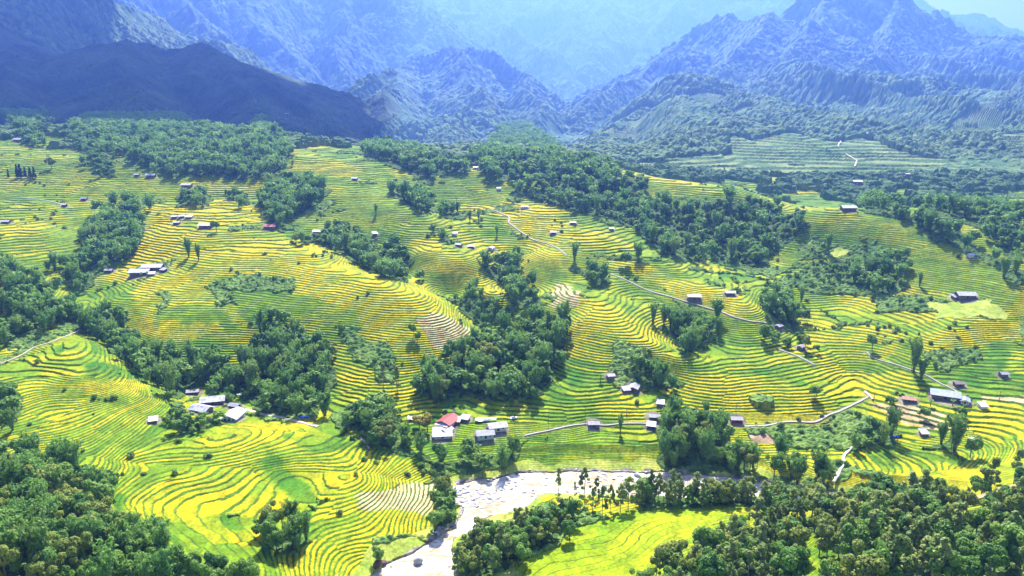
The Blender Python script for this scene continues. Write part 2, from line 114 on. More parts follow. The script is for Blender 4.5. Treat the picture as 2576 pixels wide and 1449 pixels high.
LAND = [('paddy',0.35,[(-538.9,775.1),(-468.0,664.6),(-394.2,696.6),(-353.6,733.6),(-261.4,756.9),(-233.7,761.3),(-164.8,709.5),(-121.0,778.0),(-75.0,734.9),(-13.9,671.4),(0.8,723.0),(-28.1,765.5),(-173.9,833.9),(-235.1,828.8),(-326.7,767.0),(-454.0,813.7),(-1292.3,1892.5)]),('paddy',0.62,[(-529.8,760.9),(-449.5,764.4),(-333.9,754.1),(-265.9,758.2),(-271.5,726.0),(-381.1,708.6),(-497.4,710.4)]),('paddy',0.75,[(-237.9,807.1),(-201.0,816.6),(-164.0,784.0),(-160.2,744.2),(-198.9,754.0),(-229.6,776.7)]),('paddy',0.75,[(-914.3,1728.7),(-828.3,1702.5),(-811.6,1683.2),(-888.3,1675.2)]),('paddy',0.8,[(-137.8,778.8),(-100.6,783.4),(-98.3,763.3),(-117.6,754.7)]),('paddy',0.5,[(-457.4,648.7),(-397.0,673.6),(-368.1,638.9),(-348.3,582.7),(-344.5,564.2),(-358.8,551.6),(-374.1,547.0),(-393.8,549.8)]),('paddy',0.72,[(-450.4,637.9),(-409.9,651.8),(-393.2,616.7),(-411.2,577.4)]),('paddy',0.9,[(-343.8,677.7),(-278.0,700.4),(-240.9,680.4),(-211.5,633.6),(-210.0,617.7),(-254.8,619.7),(-325.7,646.8)]),('paddy',0.92,[(-327.3,638.5),(-287.7,624.5),(-253.1,580.8),(-237.9,557.7),(-255.7,548.0),(-297.3,543.9),(-297.2,566.7),(-306.4,597.1)]),('paddy',0.72,[(-253.1,589.1),(-197.6,609.8),(-178.3,588.6),(-141.7,583.5),(-147.0,541.6),(-203.0,546.4),(-237.7,565.6)]),('paddy',0.85,[(-263.1,543.4),(-237.7,565.6),(-147.4,580.2),(-87.2,540.7),(-49.8,495.9),(-28.4,439.0),(-46.5,406.8),(-52.9,401.5),(-72.5,408.6),(-111.4,447.6),(-162.1,489.9),(-209.9,514.6),(-243.4,511.8)]),('paddy',0.85,[(-259.6,521.9),(-209.9,514.6),(-189.2,472.1),(-160.2,439.2),(-164.3,427.6),(-195.1,431.1),(-219.3,430.0),(-238.7,442.0),(-245.3,465.7),(-264.1,488.6)]),('paddy',0.25,[(-309.7,507.3),(-307.5,528.1),(-263.8,511.9),(-262.5,485.2),(-244.2,457.3),(-260.7,464.2),(-283.0,481.7)]),('scrub',0.35,[(-212.1,497.3),(-196.9,510.6),(-167.8,509.5),(-150.2,487.1),(-151.8,473.3),(-174.7,477.5),(-192.9,467.6),(-200.6,473.9)]),('paddy',0.35,[(-201.4,491.0),(-154.3,482.1),(-98.2,445.5),(-95.5,430.4),(-136.8,446.7),(-173.1,456.0)]),('paddy',0.3,[(-236.6,464.1),(-198.4,468.0),(-167.1,436.9),(-183.7,441.5),(-217.0,449.0),(-228.6,445.9)]),('scrub',0.5,[(-246.7,486.9),(-236.8,489.4),(-233.1,474.6),(-232.9,458.8)]),('paddy',0.9,[(-95.5,430.4),(-47.0,412.7),(-48.3,401.0),(-66.8,401.8),(-98.7,421.1)]),('paddy',0.75,[(-114.6,427.2),(-84.8,411.1),(-74.1,388.7),(-52.2,374.8),(-52.0,355.1),(-69.2,358.2),(-95.6,372.3),(-103.4,387.4)]),('scrub',0.3,[(-111.7,436.6),(-77.3,409.4),(-64.7,385.8),(-73.0,381.7),(-95.9,406.7)]),('brown',0.5,[(-57.2,439.4),(-42.7,447.0),(-28.0,445.2),(-28.5,427.8),(-32.9,414.3),(-48.4,414.9),(-53.0,425.3)]),('paddy',0.38,[(-185.6,715.3),(-128.5,722.1),(-87.9,676.8),(-54.0,621.5),(-62.0,598.5),(-118.7,641.5),(-161.2,675.1)]),('paddy',0.62,[(-193.7,644.7),(-137.5,647.1),(-70.2,613.5),(-41.9,545.9),(-11.1,517.7),(-25.2,509.8),(-77.2,534.3),(-83.6,585.8),(-133.4,625.4),(-188.4,625.3)]),('paddy',0.85,[(-80.2,584.9),(-46.5,566.4),(-50.5,539.3),(-76.7,555.8)]),('paddy',0.88,[(-68.7,539.8),(-35.1,533.6),(-8.1,515.8),(-31.2,513.9)]),('paddy',0.9,[(-24.3,490.2),(-13.1,485.3),(-11.5,473.3),(-21.0,474.2)]),('paddy',0.85,[(-45.5,597.4),(-15.6,587.7),(-18.5,573.4),(-41.1,579.8)]),('paddy',0.3,[(-44.1,627.3),(-10.1,658.3),(-2.8,625.3),(3.9,593.3),(34.0,546.2),(10.0,563.1),(-28.9,594.9)]),('paddy',0.85,[(0.7,654.9),(39.8,648.8),(54.1,607.0),(100.9,584.2),(110.2,563.6),(85.9,569.3),(59.9,562.7),(32.9,583.6),(7.5,615.1)]),('paddy',0.15,[(39.0,635.8),(64.0,641.0),(85.7,617.4),(64.4,609.5)]),('paddy',0.9,[(0.6,565.6),(25.5,559.1),(42.8,540.9),(39.2,532.3),(18.6,537.7)]),('paddy',0.4,[(12.8,545.4),(50.1,519.8),(75.0,488.8),(93.6,454.5),(79.2,446.2),(43.4,475.4),(23.4,507.7),(12.4,528.7)]),('brownish',0.4,[(28.9,504.2),(39.8,497.7),(42.2,459.3),(29.1,456.5),(21.8,468.7)]),('paddy',0.92,[(40.9,476.3),(59.5,452.4),(77.1,433.0),(87.6,409.4),(96.5,393.4),(81.2,398.8),(64.7,414.9),(51.5,425.1),(42.9,409.5),(23.8,403.0),(29.7,423.4),(38.4,444.1)]),('scrub',0.55,[(59.6,412.0),(72.7,404.7),(81.2,398.8),(69.9,384.5),(59.6,375.0),(54.8,390.5)]),('paddy',0.28,[(23.8,402.2),(48.9,399.2),(54.1,384.0),(58.6,367.6),(39.6,348.4),(22.8,342.9),(-0.6,354.7),(17.7,368.3)]),('paddy',0.85,[(45.2,363.1),(67.5,369.0),(76.0,361.8),(64.6,350.3),(44.0,350.7)]),('paddy',0.35,[(6.4,336.0),(43.6,346.6),(82.3,345.0),(76.3,315.7),(51.2,312.5),(21.3,315.6),(4.2,320.3)]),('paddy',0.6,[(42.1,333.3),(68.6,325.9),(76.9,318.7),(59.9,319.9)]),('paddy',0.9,[(58.7,549.6),(93.5,538.0),(128.8,496.0),(165.5,478.5),(162.2,452.8),(145.2,446.0),(119.0,476.5),(90.4,517.1),(72.0,532.8)]),('paddy',0.3,[(73.2,518.8),(97.6,491.6),(119.5,466.0),(131.4,450.9),(114.5,467.2),(91.7,458.4),(74.4,485.1)]),('paddy',0.7,[(110.2,563.6),(149.2,567.4),(179.3,522.3),(202.7,505.4),(176.8,533.3),(135.2,535.6)]),('paddy',0.3,[(121.5,527.9),(164.0,530.5),(199.7,504.8),(172.3,500.0),(128.6,507.1)]),('scrub',0.3,[(130.4,541.2),(155.2,566.1),(182.8,533.3),(201.9,511.2),(210.5,518.9),(193.0,565.5),(165.8,582.4)]),('paddy',0.32,[(108.4,411.7),(131.7,442.0),(148.9,440.9),(149.8,426.9),(157.7,406.1),(178.5,398.8),(184.3,384.3),(153.9,381.6),(123.8,378.0),(96.0,381.7)]),('paddy',0.75,[(139.4,408.2),(156.9,403.8),(154.6,397.0),(137.3,401.1)]),('paddy',0.93,[(85.1,375.7),(113.0,379.0),(149.6,382.1),(165.4,370.7),(168.8,355.8),(146.4,347.3),(121.1,345.2),(112.1,357.8),(88.6,366.5)]),('paddy',0.15,[(126.8,365.2),(142.2,366.3),(141.0,362.5),(125.8,361.5)]),('paddy',0.5,[(134.6,749.3),(178.1,710.5),(211.8,680.2),(154.8,690.2),(129.2,716.9)]),('paddy',0.85,[(178.0,963.2),(233.2,952.6),(174.1,710.1),(139.7,732.9)]),('paddy',0.55,[(276.0,709.5),(293.8,615.4),(303.5,579.4),(316.4,543.1),(303.7,553.0),(268.7,584.9),(245.7,602.4)]),('paddy',0.72,[(275.9,699.0),(285.2,611.0),(292.6,583.1),(254.6,599.8)]),('scrub',0.15,[(244.1,587.8),(285.8,566.4),(300.8,528.5),(280.0,496.7),(264.6,492.7),(244.3,502.3),(211.8,506.6),(200.4,532.4),(222.7,561.7)]),('grass',0.5,[(259.6,577.3),(269.7,563.5),(263.2,554.8),(249.7,559.4)]),('paddy',0.9,[(217.7,556.1),(254.6,556.2),(248.7,548.8),(221.6,549.8)]),('paddy',0.5,[(188.4,523.2),(218.6,550.0),(227.6,541.1),(206.8,525.2)]),('paddy',0.4,[(299.0,536.5),(325.6,527.2),(335.6,495.1),(336.0,463.0),(314.6,427.3),(281.9,469.1),(282.8,508.2)]),('paddy',0.55,[(301.0,534.8),(324.3,524.8),(330.0,509.3),(303.8,523.2)]),('scrub',0.25,[(254.7,494.7),(285.4,480.8),(292.8,465.3),(279.5,450.3),(262.2,465.8),(244.9,473.2)]),('grass',0.55,[(279.8,470.0),(310.6,460.8),(315.1,442.7),(293.8,440.4),(274.2,445.2)]),('paddy',0.35,[(236.9,485.0),(263.5,458.2),(288.8,436.1),(312.4,423.6),(308.0,416.3),(267.1,418.8),(229.5,440.2)]),('paddy',0.7,[(289.2,441.1),(321.2,438.1),(310.2,420.0),(289.9,424.7)]),('paddy',0.93,[(255.9,429.2),(273.3,430.4),(289.3,428.2),(302.4,421.3),(263.2,411.5),(249.9,404.0),(245.4,418.2)]),('paddy',0.8,[(192.6,472.7),(212.6,472.2),(213.2,442.8),(181.7,446.4)]),('paddy',0.93,[(213.9,456.4),(249.0,439.4),(238.0,422.0),(216.5,427.4),(188.3,424.1),(190.3,435.5),(213.4,437.4)]),('paddy',0.93,[(185.8,424.0),(192.7,410.9),(199.2,392.5),(190.3,387.7),(180.9,404.9)]),('paddy',0.93,[(214.3,416.7),(242.2,425.7),(235.8,412.6),(216.0,410.0)]),('paddy',0.3,[(207.3,411.4),(230.3,397.0),(217.9,385.1),(206.8,399.5)]),('paddy',0.92,[(198.0,400.4),(221.6,388.3),(224.1,371.3),(195.2,373.7),(188.2,382.9)]),('scrub',0.3,[(245.5,404.5),(276.1,408.9),(268.4,388.0),(249.0,385.3),(238.9,391.6)]),('paddy',0.25,[(240.1,389.6),(280.3,400.4),(289.0,386.7),(271.4,359.3),(245.9,360.9),(234.3,378.4)]),('paddy',0.8,[(293.0,409.5),(303.2,408.6),(286.3,382.5),(279.0,387.1)]),('brown',0.5,[(194.9,368.2),(210.5,357.2),(225.5,343.2),(224.3,333.7),(205.7,335.8),(196.1,348.5)]),('brown',0.4,[(250.1,360.7),(271.4,359.3),(266.2,351.4),(248.1,353.9)]),('paddy',0.97,[(234.2,347.9),(253.9,356.7),(266.2,351.4),(250.1,326.5),(225.4,332.1),(216.5,341.2)]),('paddy',0.5,[(224.6,330.7),(250.1,326.5),(219.2,282.3),(211.3,302.0)]),('paddy',0.25,[(173.0,324.2),(197.4,316.1),(212.3,306.6),(201.9,290.1),(170.0,309.7)]),('paddy',0.85,[(196.2,307.1),(215.5,295.1),(207.6,283.7),(193.7,299.4)]),('scrub',0.5,[(120.5,343.0),(163.0,347.3),(162.9,336.8),(154.5,326.0),(131.5,327.3),(122.1,335.0)]),('soil',0.5,[(122.1,338.3),(131.3,338.6),(134.2,330.6),(132.8,328.3),(122.9,327.9)]),('paddy',0.97,[(121.6,323.8),(154.8,326.7),(153.5,319.0),(143.9,309.1),(135.2,310.6),(127.9,316.6)]),('scrub',0.5,[(167.3,358.5),(183.9,362.6),(188.5,349.8),(169.6,325.0),(158.4,326.0),(161.6,343.6)]),('paddy',0.9,[(151.0,301.9),(158.4,304.3),(154.5,295.8),(149.6,296.8)]),('paddy',0.4,[(-279.9,391.3),(-269.4,404.5),(-272.1,437.1),(-234.0,410.6),(-200.2,381.9),(-182.5,362.1),(-178.1,338.9),(-170.8,322.9),(-173.3,301.0),(-195.1,298.8),(-238.0,328.0)]),('paddy',0.78,[(-277.5,391.1),(-260.1,396.9),(-232.9,396.0),(-222.8,389.2),(-231.2,365.1),(-240.1,362.0),(-261.2,375.7)]),('paddy',0.93,[(-229.4,361.7),(-213.8,371.8),(-200.8,378.9),(-199.4,354.9),(-217.1,349.9)]),('paddy',0.22,[(-240.2,377.6),(-226.2,387.5),(-211.5,375.3),(-219.9,363.4),(-231.2,365.1)]),('paddy',0.6,[(-254.1,353.8),(-213.5,346.9),(-179.9,338.5),(-186.0,315.7),(-213.8,316.0),(-240.4,331.7)]),('scrub',0.6,[(-295.5,419.7),(-277.8,447.2),(-270.6,430.4),(-279.0,401.0),(-287.6,386.0),(-294.2,396.0)]),('paddy',0.7,[(-305.0,412.3),(-291.3,407.5),(-286.6,391.2),(-289.3,388.5)]),('paddy',0.8,[(-170.2,283.0),(-174.8,304.1),(-165.7,311.9),(-154.0,319.5),(-149.4,332.1),(-136.2,344.6),(-119.4,342.7),(-113.9,318.8),(-116.4,303.0),(-103.1,289.0),(-92.6,276.8),(-91.0,265.3),(-104.2,261.3),(-120.7,262.6),(-137.8,257.9),(-153.5,261.2)]),('paddy',0.8,[(-126.7,328.8),(-108.4,346.7),(-87.7,337.3),(-74.2,319.8),(-52.9,317.1),(-35.8,307.4),(-41.4,299.2),(-66.3,280.4),(-79.1,276.8),(-98.1,296.0),(-111.0,309.3)]),('paddy',0.22,[(-110.9,324.7),(-99.5,344.1),(-84.3,339.9),(-70.7,326.5),(-73.2,319.3),(-91.8,313.8)]),('paddy',0.25,[(-115.0,304.5),(-101.2,300.5),(-83.9,282.5),(-81.8,274.0),(-92.6,276.8),(-107.5,291.8)]),('paddy',0.8,[(-81.8,274.0),(-66.9,283.1),(-35.3,276.7),(-36.6,259.3),(-51.6,253.3),(-68.6,252.5),(-79.5,258.4)]),('paddy',0.8,[(-81.3,227.3),(-77.3,256.2),(-62.3,260.1),(-48.2,261.9),(-56.2,244.6),(-62.8,233.0)]),('paddy',0.45,[(-136.3,258.1),(-116.5,260.0),(-98.9,264.7),(-94.7,242.3),(-107.9,237.8),(-122.8,241.6)]),('paddy',0.9,[(-113.2,251.5),(-99.2,255.9),(-95.2,243.6),(-106.1,240.7)]),('brown',0.6,[(-66.2,284.3),(-57.0,285.4),(-46.6,297.7),(-41.2,297.5),(-35.4,303.3),(-33.3,296.6),(-34.5,285.2),(-36.6,273.5),(-48.3,273.3),(-61.9,270.7)]),('grass',0.6,[(-64.1,232.6),(-59.2,244.5),(-48.1,251.2),(-38.0,257.6),(-32.4,257.4),(-38.2,247.0),(-48.0,240.8),(-52.6,232.9)]),('paddy',0.92,[(-62.8,233.0),(-62.0,243.1),(-58.2,247.0),(-54.7,244.6),(-57.3,234.4)]),('grass',0.7,[(2.3,317.4),(25.1,315.6),(45.4,311.1),(35.8,308.6),(13.4,308.4),(4.1,308.1)]),('gravel',0.5,[(-26.6,299.7),(-19.8,302.0),(-8.7,296.5),(-5.3,289.7),(-12.7,283.6),(-21.2,281.9),(-25.9,286.9)]),('gravel',0.5,[(-32.4,257.4),(-22.9,269.3),(-21.9,266.9),(-31.4,254.9)]),('scrub',0.4,[(-23.4,235.0),(-23.7,257.8),(2.0,278.4),(25.3,293.0),(106.5,285.0),(58.9,272.7),(24.1,255.6),(3.2,230.0)]),('paddy',0.95,[(9.2,291.4),(37.6,291.3),(71.6,284.5),(58.9,272.7),(41.9,270.8),(27.5,276.6)]),('nearfield',0.7,[(-5.4,226.5),(1.8,237.4),(17.2,247.0),(24.2,257.2),(40.3,271.1),(57.8,284.8),(79.7,289.2),(108.4,285.3),(98.5,271.4),(83.5,265.1),(67.7,253.2),(55.9,241.0),(46.0,219.3)]),('grass',0.4,[(-17.4,234.0),(-5.7,238.5),(3.3,239.8),(0.3,227.8),(-17.2,231.4)]),('paddy',0.2,[(109.0,244.8),(113.8,246.8),(113.6,234.8),(116.7,225.2),(112.8,216.8),(106.2,222.9),(105.3,231.8)]),('paddy',0.9,[(154.3,303.2),(161.6,299.4),(188.0,279.1),(183.2,266.6),(162.9,278.8)])]
